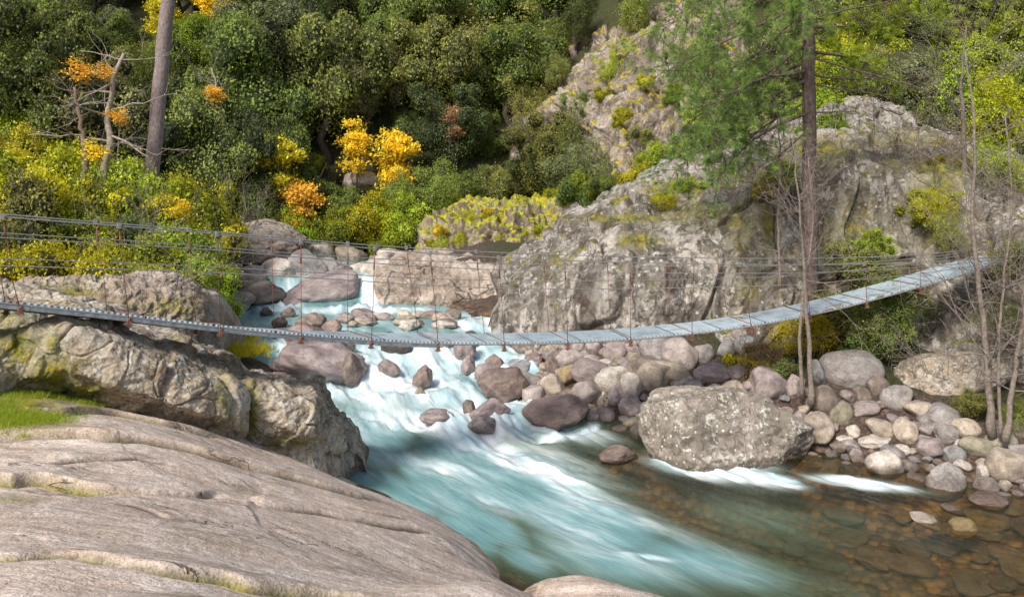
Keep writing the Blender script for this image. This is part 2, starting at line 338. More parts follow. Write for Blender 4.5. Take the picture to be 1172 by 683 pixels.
FOAM = [(470, 440, 120, 40, 10, .75), (560, 410, 90, 18, 0, .7), (590, 450, 70, 26, 10, .8), (560, 480, 90, 24, 8, .8), (450, 405, 110, 14, 0, .7), (600, 520, 110, 26, 18, .55), (680, 575, 110, 22, 20, .40), (430, 402, 80, 13, 0, .75), (520, 420, 85, 18, 5, .75), (600, 412, 30, 12, 5, .9), (430, 450, 65, 22, 8, .95), (395, 482, 45, 30, 40, .45),
        (480, 482, 90, 16, 6, 1.0), (555, 508, 80, 13, 14, 1.0), (620, 540, 80, 15, 18, .85), (500, 535, 70, 10, 12, .6), (670, 565, 80, 12, 18, .62),
        (740, 598, 80, 10, 18, .42), (620, 462, 45, 9, -5, .85), (645, 500, 42, 5, -3, 1.1), (540, 455, 50, 12, 5, .7), (815, 534, 72, 14, 6, 1.35), (878, 548, 45, 8, 10, 1.2), (770, 528, 30, 9, 0, 1.0),
        (985, 553, 72, 7, 8, .95), (700, 628, 70, 12, 20, .40), (735, 636, 45, 5, 12, .75), (560, 575, 60, 9, 20, .5), (830, 655, 80, 9, 14, .22), (640, 600, 60, 9, 22, .45),
        (424, 342, 13, 26, 0, 1.2), (330, 346, 14, 12, 0, 1.1), (345, 355, 90, 4, 2, .6), (425, 355, 85, 4, 0, 1.0), (560, 372, 50, 9, 0, .9), (330, 396, 55, 9, 0, .8), (365, 318, 50, 3, 0, .5), (560, 395, 70, 5, 0, .6), (390, 378, 40, 3, 0, .5), (520, 362, 40, 5, 0, .6)]
TEAL = [(500, 552, 95, 26, 35, 1.15), (560, 600, 70, 22, 30, 1.0), (450, 562, 80, 26, 22, 1.1), (535, 606, 60, 24, 30, .95), (600, 640, 60, 20, 25, .75), (700, 640, 160, 40, 14, .75), (600, 560, 130, 40, 16, 1.1), (420, 500, 70, 60, 0, 1.0), (560, 535, 120, 42, 14, 1.15), (660, 590, 130, 38, 20, 1.15), (790, 640, 150, 34, 14, .8), (520, 590, 60, 25, 25, .75), (880, 600, 110, 34, 10, .36), (620, 640, 60, 14, 15, .55), (470, 560, 60, 18, 20, .9), (940, 665, 140, 30, 5, .26),
        (560, 440, 130, 60, 0, 1.2), (400, 420, 80, 30, 0, 1.1)]
RIV = [(365, 441, 108, 38, 'mauve', 'rock'), (402, 440, 32, 28, 'brown', 'rock'), (376, 411, 60, 22, 'brown', 'rock'), (350, 403, 50, 27, 'red', 'rock'), (452, 405, 40, 17, 'dark', 'rock'), (484, 447, 22, 22, 'red', 'rock'), (533, 412, 26, 22, 'mauve', 'rock'), (540, 398, 26, 14, 'dark', 'rock'), (566, 424, 22, 14, 'red', 'rock'), (575, 458, 58, 29, 'red', 'rock'),
       (560, 440, 34, 18, 'mauve', 'rock'), (560, 482, 48, 18, 'mauve', 'rock'), (553, 493, 36, 12, 'mauve', 'rock'), (500, 486, 40, 12, 'mauve', 'rock'), (636, 488, 78, 24, 'red', 'rock'), (536, 428, 16, 16, 'mauve', 'rock'), (480, 455, 16, 8, 'olive', 'rock'), (605, 404, 36, 18, 'brown', 'rock'), (590, 430, 18, 8, 'mauve', 'rock'), (610, 420, 22, 12, 'red', 'rock'), (537, 474, 14, 12, 'brown', 'rock'), (706, 530, 50, 12, 'red', 'rock'),
       (368, 524, 44, 14, 'tan', 'rock'), (500, 398, 40, 14, 'mauve', 'rock'), (445, 430, 30, 12, 'mauve', 'rock'), (355, 378, 38, 14, 'brown', 'rock'), (330, 362, 18, 7, 'red', 'rock'), (305, 360, 14, 6, 'dark', 'rock'), (320, 374, 18, 8, 'dark', 'rock'), (380, 382, 26, 12, 'red', 'rock')]
for (a_, b_, c_, d_, _t1, _t2) in RIV:
    if 392 < b_ < 515: FOAM += [(a_+c_*.15, b_+5, c_*.75, 5+d_*.25, 12, .85), (a_-c_*.55, b_-2, 9, 8, 0, .9), (a_+c_*.55, b_+1, 9, 8, 0, .9)]
def build_water():
    nu, nv = 640, 560
    px = np.linspace(-420, 1620, nu); ys = np.concatenate([np.linspace(1, 7.4, 40, endpoint=False), 1/np.linspace(1/7.4, 1/42., nv-40)])
    PX, Y = np.meshgrid(px, ys, indexing='ij'); X = (PX-CX)/F*np.maximum(Y, 5)
    s, t = river_st(X, Y)
    foam = splat_field(X, Y, FOAM, water_fn); teal = splat_field(X, Y, TEAL, water_fn)
    teal = np.maximum(teal, sm((Y-15.5)/1.5)*.95)
    nat = fbm(np.stack([s*.55, t*2.6, s*0], -1), 4, 11); nat2 = fbm(np.stack([s*1.3, t*5.5, s*0], -1), 3, 23)
    rough = sm((foam-.1)/.7)
    calm = .012+.15*rough
    Z = W(Y)+fbm(np.stack([X*1.1, Y*1.1, X*0], -1), 3, 57)*.13*rough*sm((Y-14)/1.5)+nat*calm*1.5*(.35+.65*sm((Y-13.6)/2))+nat2*calm*.7
    # standing waves in the rapid
    Z += .07*rough*np.sin(s*3.1+2.0*noise(np.stack([s*.5, t*.9, s*0], -1), 31)*2)*sm((Y-13)/2)*sm((24-Y)/2)
    me = mesh('river', np.stack([X, Y, Z], -1).reshape(-1, 3), grid_faces(nu, nv))
    fattr(me, 'foam', np.clip(foam, 0, 1.4)); fattr(me, 'teal', np.clip(teal, 0, 1.3))
    uv = me.uv_layers.new(name='flow'); li = np.empty(len(me.loops), np.int32); me.loops.foreach_get('vertex_index', li)
    st = np.stack([s.ravel(), t.ravel()], -1)[li]; uv.data.foreach_set('uv', st.astype(np.float32).ravel())
    m = NT('rushing_clear_water'); u0 = m.n('ShaderNodeUVMap', uv_map='flow').outputs[0]
    wob = m.noise(m.mapv(u0, scale=(.45, .8, 1)), 1.0, 3, .5)
    u = m.n('ShaderNodeVectorMath', operation='ADD', inp={0: u0, 1: m.n('ShaderNodeCombineXYZ', inp={1: m.math('MULTIPLY', m.math('SUBTRACT', wob, .5), .7)}).outputs[0]}).outputs[0]
    a = m.noise(m.mapv(u, scale=(.45, 2.3, 1)), 1.0, 7, .60); b = m.noise(m.mapv(u, scale=(1.1, 7, 1)), 1.0, 6, .62, .3); big = m.noise(m.mapv(u, scale=(.5, 1.3, 1), loc=(9, 3, 0)), 1.0, 4, .55)
    turb = m.noise(m.mapv(u, scale=(1.3, 2.4, 1), loc=(3, 8, 1)), 1.0, 5, .6, .6)
    fo, te = m.attr('foam'), m.attr('teal')
    st_ = m.math('ADD', m.math('MULTIPLY', a, .55), m.math('MULTIPLY', b, .45))
    f = m.math('ADD', m.math('MULTIPLY', fo, .95), m.math('MULTIPLY', m.math('SUBTRACT', m.math('ADD', m.math('ADD', m.math('MULTIPLY', st_, .45), m.math('MULTIPLY', big, .30)), m.math('MULTIPLY', turb, .25)), .5), m.math('ADD', m.math('MULTIPLY', te, 1.7), .35)))
    fm = m.mr(f, .02, .95)
    col = m.ramp(m.math('ADD', m.math('MULTIPLY', a, .6), m.math('MULTIPLY', big, .4)), [(.34, (.09, .20, .205)), (.50, (.19, .36, .375)), (.64, (.38, .55, .57))])
    deepcol = m.ramp(a, [(.32, (.06, .075, .04)), (.5, (.09, .13, .08)), (.68, (.13, .20, .15))])
    col = m.mix(m.mr(te, .3, .9), deepcol, col)
    col = m.mix(fm, col, m.mix(m.mr(st_, .38, .6), (.48, .66, .72), (.82, .86, .87)))
    bn = m.bump(m.math('ADD', m.math('MULTIPLY', a, .7), m.math('MULTIPLY', b, .3)), .10, .6)
    body = m.n('ShaderNodeBsdfDiffuse', inp={'Color': col, 'Normal': bn})
    clear = m.n('ShaderNodeBsdfTransparent', inp={'Color': (.80, .70, .50, 1)})
    op = m.math('ADD', m.math('MULTIPLY', te, .95), m.math('MULTIPLY', fm, 1.0)); op = m.math('ADD', op, m.math('MULTIPLY', m.math('SUBTRACT', st_, .5), .5)); op = m.math('ADD', op, .13)
    op = m.math('ADD', m.math('MULTIPLY', m.mr(op, .0, .75), .95), .04, clamp=True)
    sh = m.n('ShaderNodeMixShader', inp={0: op, 1: clear.outputs[0], 2: body.outputs[0]})
    fr = m.n('ShaderNodeFresnel', inp={'IOR': 1.33, 'Normal': bn}).outputs[0]
    gl = m.n('ShaderNodeBsdfGlossy', inp={'Color': (1, 1, 1, 1), 'Roughness': m.math('ADD', .13, m.math('MULTIPLY', fm, .4)), 'Normal': bn})
    sh = m.n('ShaderNodeMixShader', inp={0: m.math('MULTIPLY', fr, .8), 1: sh.outputs[0], 2: gl.outputs[0]})
    me.materials.append(m.out(sh.outputs[0]))
    tag(add('river_water', me), kind='structure')
build_water()

# ------------------------------------------------------------------ relief rocks: rows of (photo row, depth) per column, carried over the ridge and down behind
def normals_grid(V):
    du = np.gradient(V, axis=0); dv = np.gradient(V, axis=1); n = np.cross(du, dv); n /= np.linalg.norm(n, axis=-1)[..., None]+1e-9
    return n
def relief(name, cols, mat, nu=200, nv=140, back=3.0, big=.3, mid=.10, fine=.03, bs=.5, seed=1, strat=0, step=0, blocky=0, vert=1.0, drop=.8, moss=(), smooth_it=3, loc=None, streaks=0):
    px = np.array([c[0] for c in cols], float); K = len(cols[0][1])
    u = np.linspace(px[0], px[-1], nu); v = np.linspace(0, K-1, nv)
    PY = np.stack([np.interp(u, px, [c[1][k][0] for c in cols]) for k in range(K)], -1)
    YY = np.stack([np.interp(u, px, [c[1][k][1] for c in cols]) for k in range(K)], -1)
    py = np.stack([np.interp(v, np.arange(K), PY[i]) for i in range(nu)]); Y = np.stack([np.interp(v, np.arange(K), YY[i]) for i in range(nu)])
    for A in (py, Y):
        for _ in range(smooth_it*3):
            B = A.copy(); B[1:-1] = (A[:-2]+A[2:]+2*A[1:-1])/4; A[:] = B
            B[:, 1:-1] = (A[:, :-2]+A[:, 2:]+2*A[:, 1:-1])/4; A[:] = B
    X = (u[:, None]-CX)/F*Y; Z = H-(py-Y0)/F*Y; V = np.stack([X, Y, Z], -1)
    nb = 26; q = np.linspace(0, 1, nb+1)[1:]; top = V[:, -1]
    bk = np.stack([top+np.array([0, back*a, 0])+np.array([0, 0, -1])*((a**2)*(top[:, 2:3]*0+np.maximum(1.2, top[:, 2:3]-ground(top[:, 0], top[:, 1]+back)[:, None]+.8))) for a in q], 1)
    fr = np.stack([V[:, 0]+np.array([0, .0, -drop*a]) for a in (1., .66, .33)], 1)
    V = np.concatenate([fr, V, bk], 1); n = normals_grid(V)
    if n[nu//2, V.shape[1]//3, 1] > 0 and n[nu//2, V.shape[1]//3, 2] < .3: n = -n
    # n must face the camera
    c = V-np.array([0, 0, H]); flip = (n*c).sum(-1).mean() > 0
    if flip: n = -n
    sc = np.array([1, 1, vert]); Q = V*sc
    d = big*fbm(Q*bs, 3, seed)+mid*fbm(Q*bs*3.4, 4, seed+5, ridge=True)+fine*fbm(Q*bs*13, 4, seed+9)
    if blocky:
        Qw = Q*bs*2.0+fbm(Q*bs*1.5, 2, seed+31)[..., None]*.7; f1, f2, idv = cell(Qw, seed+3); d = d+blocky*(idv-.5)*sm((f2-f1)/.11)-blocky*.35*(1-sm((f2-f1)/.08))
        f1, f2, idv = cell(Qw*2.7, seed+4); d = d+blocky*.35*(idv-.5)*sm((f2-f1)/.2)
    if strat:
        zz = (V[..., 2]+.25*V[..., 0]*step)/strat+fbm(V*.5, 2, seed+41)*.9; fz = zz-np.floor(zz); d = d+strat*.30*(sm(fz/.75)*1.0-.5)*(1-sm((fz-.85)/.15))
    edge = sm(np.minimum(np.arange(nu), np.arange(nu)[::-1])/8.)[:, None]
    V = V+n*(d*edge)[..., None]
    cap = lambda E, sgn: [E+np.array([sgn*a_, 0, -b_]) for a_, b_ in ((.10, .12), (.22, .5), (.30, 1.2), (.34, 2.2))]
    V = np.concatenate([np.stack(cap(V[0], -1)[::-1]), V, np.stack(cap(V[-1], 1))], 0); nu += 8
    dkv = np.zeros(V.shape[:2])
    if streaks:
        g_ = noise(np.stack([V[..., 0]*1.5, V[..., 1]*1.0, V[..., 2]*.16], -1), 131)+.5*noise(np.stack([V[..., 0]*4.2, V[..., 1]*3, V[..., 2]*.5], -1), 132)
        dkv = streaks*sm((g_-.02)/.22)*sm((1.0-np.abs(normals_grid(V)[..., 2]))/.45)*(.45+.55*sm((4.2-V[..., 2])/2.5))*(.5+sm(noise(V*1.8, 133)*2+.4))
    o0 = V.reshape(-1, 3).mean(0); o0[2] = V[..., 2].min()
    me = mesh(name, (V-o0).reshape(-1, 3), grid_faces(nu, V.shape[1]), mat)
    if flip: me.flip_normals()
    ms = np.zeros(V.shape[:2])
    for (mx, my, rx, ry, s) in moss:
        ppx = CX+F*V[..., 0]/V[..., 1]; ppy = Y0+F*(H-V[..., 2])/V[..., 1]
        ms = np.maximum(ms, s*np.exp(-((ppx-mx)/rx)**2-((ppy-my)/ry)**2)*(np.arange(V.shape[1]) < V.shape[1]-nb//2)[None])
    fattr(me, 'moss', ms); fattr(me, 'dark', np.clip(dkv, 0, .85))
    return add(name, me, loc=tuple(o0)), V
SURF = []   # (points) of rock surfaces for resting plants

# right cliff
cliff_cols = [
 (568, [(392, 20.6), (384, 20.7), (376, 20.8), (368, 21.0), (360, 21.3), (352, 21.8)]),
 (584, [(392, 20.0), (372, 20.1), (350, 20.2), (330, 20.5), (318, 21.0), (312, 21.8)]),
 (610, [(392, 19.3), (365, 19.4), (335, 19.6), (312, 20.0), (300, 20.8), (290, 22.0)]),
 (650, [(392, 18.6), (360, 18.7), (325, 19.0), (298, 19.7), (280, 20.9), (262, 22.5)]),
 (700, [(396, 18.1), (360, 18.2), (315, 18.6), (275, 19.4), (248, 21.0), (226, 23.0)]),
 (770, [(402, 17.6), (355, 17.8), (300, 18.3), (250, 19.4), (220, 21.4), (196, 24.0)]),
 (840, [(410, 17.3), (360, 17.6), (300, 18.0), (235, 18.9), (195, 21.4), (165, 24.5)]),
 (900, [(415, 17.0), (365, 17.4), (300, 18.0), (215, 18.8), (175, 21.6), (140, 25.0)]),
 (950, [(415, 16.8), (370, 17.3), (300, 17.9), (205, 18.7), (160, 22.0), (122, 25.5)]),
 (1000, [(415, 16.5), (375, 17.2), (300, 17.9), (200, 18.6), (155, 22.5), (106, 26.0)]),
 (1045, [(420, 16.1), (380, 17.0), (300, 18.2), (205, 19.3), (170, 22.5), (125, 26.0)]),
 (1090, [(420, 15.7), (370, 16.4), (308, 17.1), (215, 18.4), (185, 20.6), (160, 24.0)]),
 (1140, [(430, 15.2), (375, 15.9), (304, 16.6), (250, 18.3), (205, 19.6), (180, 22.5)]),
 (1200, [(440, 14.7), (375, 15.4), (300, 16.2), (240, 17.6), (205, 19.0), (185, 21.5)]),
 (1330, [(450, 14.0), (380, 14.8), (300, 15.8), (230, 17.2), (200, 18.5), (185, 21.0)])]
cliff, VC = relief('cliff', cliff_cols, M['cliff'], 560, 300, back=5, big=.60, mid=.13, fine=.035, bs=.42, seed=4, blocky=.36, vert=.50, streaks=.9,
   moss=[(720, 250, 50, 5, .9), (780, 215, 40, 10, .8), (730, 275, 25, 8, .9), (800, 245, 40, 14, .6), (860, 200, 40, 12, .6), (850, 255, 18, 40, .6), (940, 170, 45, 14, 1.), (1080, 190, 55, 12, 1.0), (1075, 235, 28, 45, 1.0), (980, 285, 40, 45, .75),
         (895, 185, 14, 20, .8), (880, 260, 15, 40, .5), (855, 330, 14, 14, .6), (1000, 350, 60, 20, .8), (1160, 190, 40, 12, .8), (640, 300, 20, 10, .4), (1040, 160, 60, 12, .6)])
tag(cliff, 'grey lichen-streaked cliff with moss ledges rising behind the footbridge on the far bank', 'cliff')

mo, _ = relief('rock_outcrop', [(425, [(352, 25.8), (345, 25.9), (330, 26.2), (318, 27), (312, 28)]), (445, [(356, 24.6), (345, 24.7), (325, 25.1), (310, 26), (302, 27.5)]), (490, [(356, 24.4), (343, 24.5), (322, 24.9), (303, 26), (292, 28)]),
     (540, [(358, 24.2), (343, 24.3), (322, 24.7), (303, 26), (290, 28.5)]), (590, [(362, 23.6), (343, 23.7), (322, 24.3), (303, 26), (289, 28.5)]), (660, [(370, 22.8), (345, 23.3), (320, 24.3), (300, 26), (287, 28.5)])],
     M['far'], 200, 110, back=4, big=.35, mid=.18, fine=.03, bs=.45, seed=14, strat=.5, step=-.6, blocky=.10)
tag(mo, 'pale rounded granite outcrop beside the small waterfall, below the mossy mound', 'rock')
mm_, _ = relief('mossy_mound', [(478, [(292, 29.5), (288, 29.6), (282, 30), (276, 31), (272, 32)]), (510, [(298, 28.8), (284, 29), (268, 29.5), (254, 30.8), (246, 32)]), (560, [(300, 28.6), (284, 28.8), (264, 29.2), (244, 30.5), (234, 32)]), (610, [(300, 28.4), (284, 28.6), (264, 29.2), (246, 30.5), (235, 32)]),
     (650, [(300, 28.2), (280, 28.4), (264, 29.2), (252, 30.5), (242, 32)]), (700, [(300, 28), (280, 28.4), (262, 29.2), (250, 30.5), (240, 32)])],
     M['mossy'], 190, 100, back=4, big=.7, mid=.4, fine=.08, bs=.55, seed=24, blocky=.3)
tag(mm_, 'low mossy rock mound covered in yellow-green moss at the foot of the wooded slope', 'rock')
CRG = [(590, [(175, 44), (150, 44.4), (130, 45), (118, 46), (108, 48)]), (615, [(190, 42), (150, 42.5), (115, 43.2), (95, 45), (82, 48)]), (650, [(200, 40), (160, 41), (115, 43), (75, 46), (50, 49)]), (690, [(210, 38.5), (160, 40.5), (110, 43), (68, 46.5), (42, 50)]),
     (730, [(215, 37.5), (160, 40), (105, 43), (60, 47), (36, 51)]), (765, [(215, 37), (160, 40), (90, 44), (40, 49), (12, 53)]), (800, [(215, 37), (155, 40), (80, 45), (20, 50), (-10, 54)]), (850, [(215, 38), (155, 41), (80, 46), (20, 51), (-10, 55)])]
cr, _ = relief('crag', [(a, [(p_, ray(a, p_, None, 26)-(1.2 if 0 < k_ < 4 else .4)) for k_, (p_, q_) in enumerate(l_)]) for a, l_ in CRG],
     M['crag'], 300, 260, back=5, big=1.1, mid=.35, fine=.09, bs=.30, seed=37, blocky=.75, vert=.6, streaks=.6)
tag(cr, 'craggy pale rock face dotted with yellow moss high on the wooded slope', 'rock face')

# left lichened boulder in the middle distance
lb, VL = relief('lichened_boulder', [(-160, [(470, 8.2), (450, 8.4), (420, 8.6), (360, 10.5), (330, 12.2), (305, 14)]), (-40, [(465, 8.5), (445, 8.7), (405, 9.0), (365, 10.2), (345, 11.5), (318, 13.6)]), (20, [(455, 9.4), (430, 9.3), (385, 9.4), (365, 10.2), (348, 11.4), (326, 13.2)]), (75, [(445, 9.8), (420, 9.35), (380, 9.45), (368, 10.2), (354, 11.2), (337, 12.8)]),
     (130, [(462, 9.9), (440, 9.4), (398, 9.6), (380, 10.3), (366, 11.2), (352, 12.5)]), (190, [(478, 10.1), (462, 9.7), (424, 9.85), (406, 10.5), (394, 11.2), (384, 12.2)]), (230, [(488, 10.3), (472, 9.95), (440, 10.1), (422, 10.7), (408, 11.2), (398, 12.0)]), (262, [(496, 10.6), (480, 10.3), (452, 10.4), (434, 10.8), (422, 11.2), (412, 11.9)]), (278, [(502, 10.9), (490, 10.75), (466, 10.75), (450, 10.9), (440, 11.3), (432, 11.8)]), (292, [(508, 11.6), (502, 11.5), (492, 11.4), (482, 11.5), (474, 11.7), (468, 12.0)])],
     M['boulder'], 400, 220, back=2.5, big=.16, mid=.04, fine=.012, bs=.9, seed=52, blocky=.10, drop=.5,
     moss=[(20, 395, 30, 30, 1.0), (60, 430, 30, 30, 1.0), (95, 450, 30, 14, 1.), (10, 360, 30, 10, .7), (60, 395, 14, 18, .8), (255, 450, 10, 30, .7), (200, 385, 10, 4, .6)])
tag(lb, 'huge buff boulder with white lichen blotches lying across the left bank', 'boulder')
lb2, _ = relief('leaning_boulder', [(262, [(500, 11.5), (482, 11.4), (462, 11.4), (445, 11.8), (436, 12.4)]), (285, [(508, 11.2), (482, 10.95), (452, 10.95), (432, 11.4), (420, 12.3)]), (325, [(514, 11.3), (487, 11.05), (460, 11.05), (442, 11.5), (430, 12.4)]), (360, [(516, 11.6), (495, 11.3), (470, 11.3), (448, 11.6), (434, 12.5)]),
     (378, [(518, 12.0), (505, 11.8), (490, 11.8), (474, 12.0), (460, 12.8)]), (392, [(520, 12.6), (512, 12.4), (504, 12.4), (494, 12.6), (484, 13.2)]), (408, [(522, 13.2), (518, 13.1), (514, 13.1), (510, 13.3), (506, 13.6)])],
     M['boulder'], 180, 160, back=1.6, big=.18, mid=.04, fine=.010, bs=1.1, seed=61, blocky=.07, drop=.5, moss=[(285, 470, 12, 40, 1.0), (330, 505, 30, 8, .7)])
tag(lb2, 'squarish buff boulder leaning against the huge boulder at the edge of the rapids', 'boulder')
bs_, _ = relief('long_rock', [(10, [(352, 15.6), (346, 15.6), (338, 15.7), (328, 16.3), (321, 17.5)]), (60, [(356, 15.2), (346, 15.2), (336, 15.4), (324, 16.2), (317, 17.6)]), (130, [(362, 15.0), (350, 15.0), (336, 15.2), (322, 16.2), (315, 17.8)]), (190, [(368, 15.2), (352, 15.3), (334, 15.5), (322, 16.3), (315, 17.8)]), (225, [(372, 15.6), (362, 15.7), (345, 15.9), (330, 16.6), (322, 17.8)]), (242, [(376, 16.2), (370, 16.2), (362, 16.3), (352, 16.8), (344, 17.6)])],
     M['far'], 240, 100, back=3, big=.14, mid=.12, fine=.04, bs=.8, seed=71, blocky=.10, moss=[(80, 335, 30, 10, .9), (200, 350, 30, 14, .7), (40, 330, 20, 8, .6), (130, 350, 40, 6, .5)])
tag(bs_, 'long pale rock ridge behind the huge boulder on the left bank', 'rock')

# foreground slab
SLC = [(-500, 683, 4.0), (-250, 683, 3.9), (0, 683, 4.0), (200, 683, 4.35), (400, 683, 5.3), (520, 683, 6.6), (585, 683, 7.8), (640, 690, 9.0), (-250, 560, 6.3), (0, 600, 5.4), (150, 600, 5.8), (300, 600, 7.0), (400, 600, 8.1), (470, 600, 9.2), (500, 640, 8.2), (540, 640, 9.2),
       (0, 540, 6.9), (150, 550, 7.2), (300, 555, 8.4), (400, 560, 10.2), (0, 495, 8.0), (-250, 480, 8.4), (130, 485, 8.7), (230, 500, 9.6), (300, 520, 10.4), (350, 530, 11.2), (0, 450, 9.2), (100, 465, 9.6), (380, 548, 11.6)]
LOW = [(.25, 9.25, -.12), (-.25, 10.4, -.08), (-1.3, 11.8, -.10), (-2.4, 12.9, -.15), (1.0, 8.2, .1), (1.7, 7.8, -.3), (2.6, 7.8, -.8), (1.5, 11, -1.4), (-.6, 13, -1.4), (-2.3, 14.5, -1.2), (-3.5, 12.6, .5), (-4.6, 12, 1.3), (-7, 12.5, 1.8), (2.2, 5.5, -.4), (.9, 4, 1.5), (.0, 2.0, 2.75), (-3, 1.5, 3.0), (4, 4, -1.0), (-.2, 6.3, 1.75), (.5, 7.3, .75)]
cp = np.array([P(*a) for a in SLC]+LOW)
def tps(cp, lam=.01):
    d = np.linalg.norm(cp[:, None, :2]-cp[None, :, :2], axis=-1); n = len(cp)
    K = np.where(d > 0, d*d*np.log(d+1e-12), 0)+lam*np.eye(n); Q = np.c_[np.ones(n), cp[:, :2]]
    A = np.block([[K, Q], [Q.T, np.zeros((3, 3))]]); w = np.linalg.solve(A, np.r_[cp[:, 2], 0, 0, 0])
    def f(X, Y):
        X = np.asarray(X, float); Y = np.asarray(Y, float); r = w[n]+w[n+1]*X+w[n+2]*Y
        for k in range(n):
            d2 = (X-cp[k, 0])**2+(Y-cp[k, 1])**2; r = r+w[k]*.5*d2*np.log(d2+1e-12)
        return r
    return f
slab0 = tps(cp)
STEPS = [([(-200, 500), (0, 498), (102, 501), (164, 506), (205, 512), (256, 528), (324, 545), (400, 566), (440, 575)], .10, .05, .2),
         ([(-200, 540), (0, 544), (17, 549), (44, 543), (85, 552), (136, 556), (218, 564), (260, 560)], .13, .06, .9),
         ([(-100, 600), (0, 597), (34, 579), (85, 569), (170, 566), (273, 569), (300, 577)], -.12, .03, .5),
         ([(295, 575), (341, 581), (400, 592), (450, 600), (506, 616)], .05, .025, .0),
         ([(-150, 640), (0, 641), (31, 637), (102, 640), (154, 652), (205, 659), (256, 664), (290, 673), (341, 675), (400, 682), (470, 690)], .06, .05, 1.0),
         ([(386, 577), (440, 590), (470, 598)], .03, .02, 0), ([(60, 530), (110, 527), (200, 530)], .03, .02, 0), ([(130, 575), (190, 592), (250, 600)], .02, .01, 0),
         ([(0, 470), (60, 478), (130, 474), (190, 487), (260, 505)], .10, .04, .5)]
def slab_h(X, Y, moss=False):
    z = slab0(X, Y); ms = np.zeros_like(z); dk = np.zeros_like(z)
    wx = X+.07*noise(np.stack([X*3, Y*3, X*0], -1), 77); wy = Y+.07*noise(np.stack([X*3, Y*3, X*0+5], -1), 78)
    for pl, h, gr, mo in STEPS:
        pts = []
        for (px, py) in pl:
            ys = np.arange(2.5, 13, .03); hit = np.nonzero(slab0((px-CX)/F*ys, ys) >= H-(py-Y0)/F*ys)[0]; yy = ys[hit[0]] if len(hit) else 5
            pts.append(((px-CX)/F*yy, yy))
        pp = np.array(pts); tt_ = np.linspace(0, len(pp)-1, 44); pp = np.stack([np.interp(tt_, np.arange(len(pp)), pp[:, q_]) for q_ in (0, 1)], -1)
        for _ in range(6): pp[1:-1] = (pp[:-2]+pp[2:]+2*pp[1:-1])/4
        pts = [tuple(a_) for a_ in pp]
        best = np.full(z.shape, 1e9); sg = np.zeros_like(z); par = np.zeros_like(z); n = len(pts)-1
        for k in range(n):
            a = np.array(pts[k]); b = np.array(pts[k+1]); ab = b-a; L = ab@ab
            tt = np.clip(((wx-a[0])*ab[0]+(wy-a[1])*ab[1])/L, 0, 1); dx = wx-a[0]-tt*ab[0]; dy = wy-a[1]-tt*ab[1]; d = np.hypot(dx, dy)
            s = np.sign(ab[0]*(wy-a[1])-ab[1]*(wx-a[0])); m = d < best; best = np.where(m, d, best); sg = np.where(m, s, sg); par = np.where(m, (k+tt)/n, par)
        end = sm(np.minimum(par, 1-par)/.12); sd = best*sg
        z = z+end*h*.72*(sm(sd/.05*.5+.5)-.5)*1.25*np.exp(-best/.8)-end*gr*1.4*np.exp(-(best/.028)**2)
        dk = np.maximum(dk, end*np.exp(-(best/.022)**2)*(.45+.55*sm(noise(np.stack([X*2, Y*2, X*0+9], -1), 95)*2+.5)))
        ms = np.maximum(ms, mo*end*np.exp(-((sd+.015)/.035)**2)*(.35+1.5*sm(noise(np.stack([X*1.3, Y*1.3, X*0], -1), 91)+.45)))
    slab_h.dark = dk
    r = radians(32); a = X*math.cos(r)+Y*math.sin(r); c = -X*math.sin(r)+Y*math.cos(r)
    z = z+.07*fbm(np.stack([a*.30, c*1.3, X*0], -1), 3, 81)+.011*sm(3*fbm(np.stack([a*.45+3, c*3.2, X*0], -1), 3, 84))+.007*fbm(np.stack([a*1.2, c*7, X*0], -1), 3, 83, ridge=True)+.005*fbm(np.stack([X*9, Y*9, X*0], -1), 4, 85)
    ms = np.maximum(ms, 0)
    return (z, ms) if moss else z
def build_slab():
    px = np.linspace(-520, 800, 760); nu = 760; ys = np.concatenate([np.linspace(1.7, 3.5, 40, endpoint=False), np.arange(3.5, 13.8, .0165)]); nv = len(ys)
    PX, Y = np.meshgrid(px, ys, indexing='ij'); X = (PX-CX)/F*Y
    Z, ms = slab_h(X, Y, True)
    ppy = Y0+F*(H-Z)/Y
    for (mx, my, rx, ry, s) in [(20, 470, 60, 24, 1.2), (60, 455, 60, 10, 1.0), (100, 465, 25, 8, .7), (15, 572, 30, 5, .5)]:
        ms = np.maximum(ms, s*np.exp(-((PX-mx)/rx)**2-((ppy-my)/ry)**2))
    Z = np.maximum(Z, -2.2)
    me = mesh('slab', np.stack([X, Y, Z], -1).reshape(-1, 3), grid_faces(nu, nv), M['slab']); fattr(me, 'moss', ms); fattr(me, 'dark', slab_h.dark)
    tag(add('rock_slab', me), 'broad smooth pinkish granite slab with mossy cracks sloping into the water in front', 'rock slab')
build_slab()

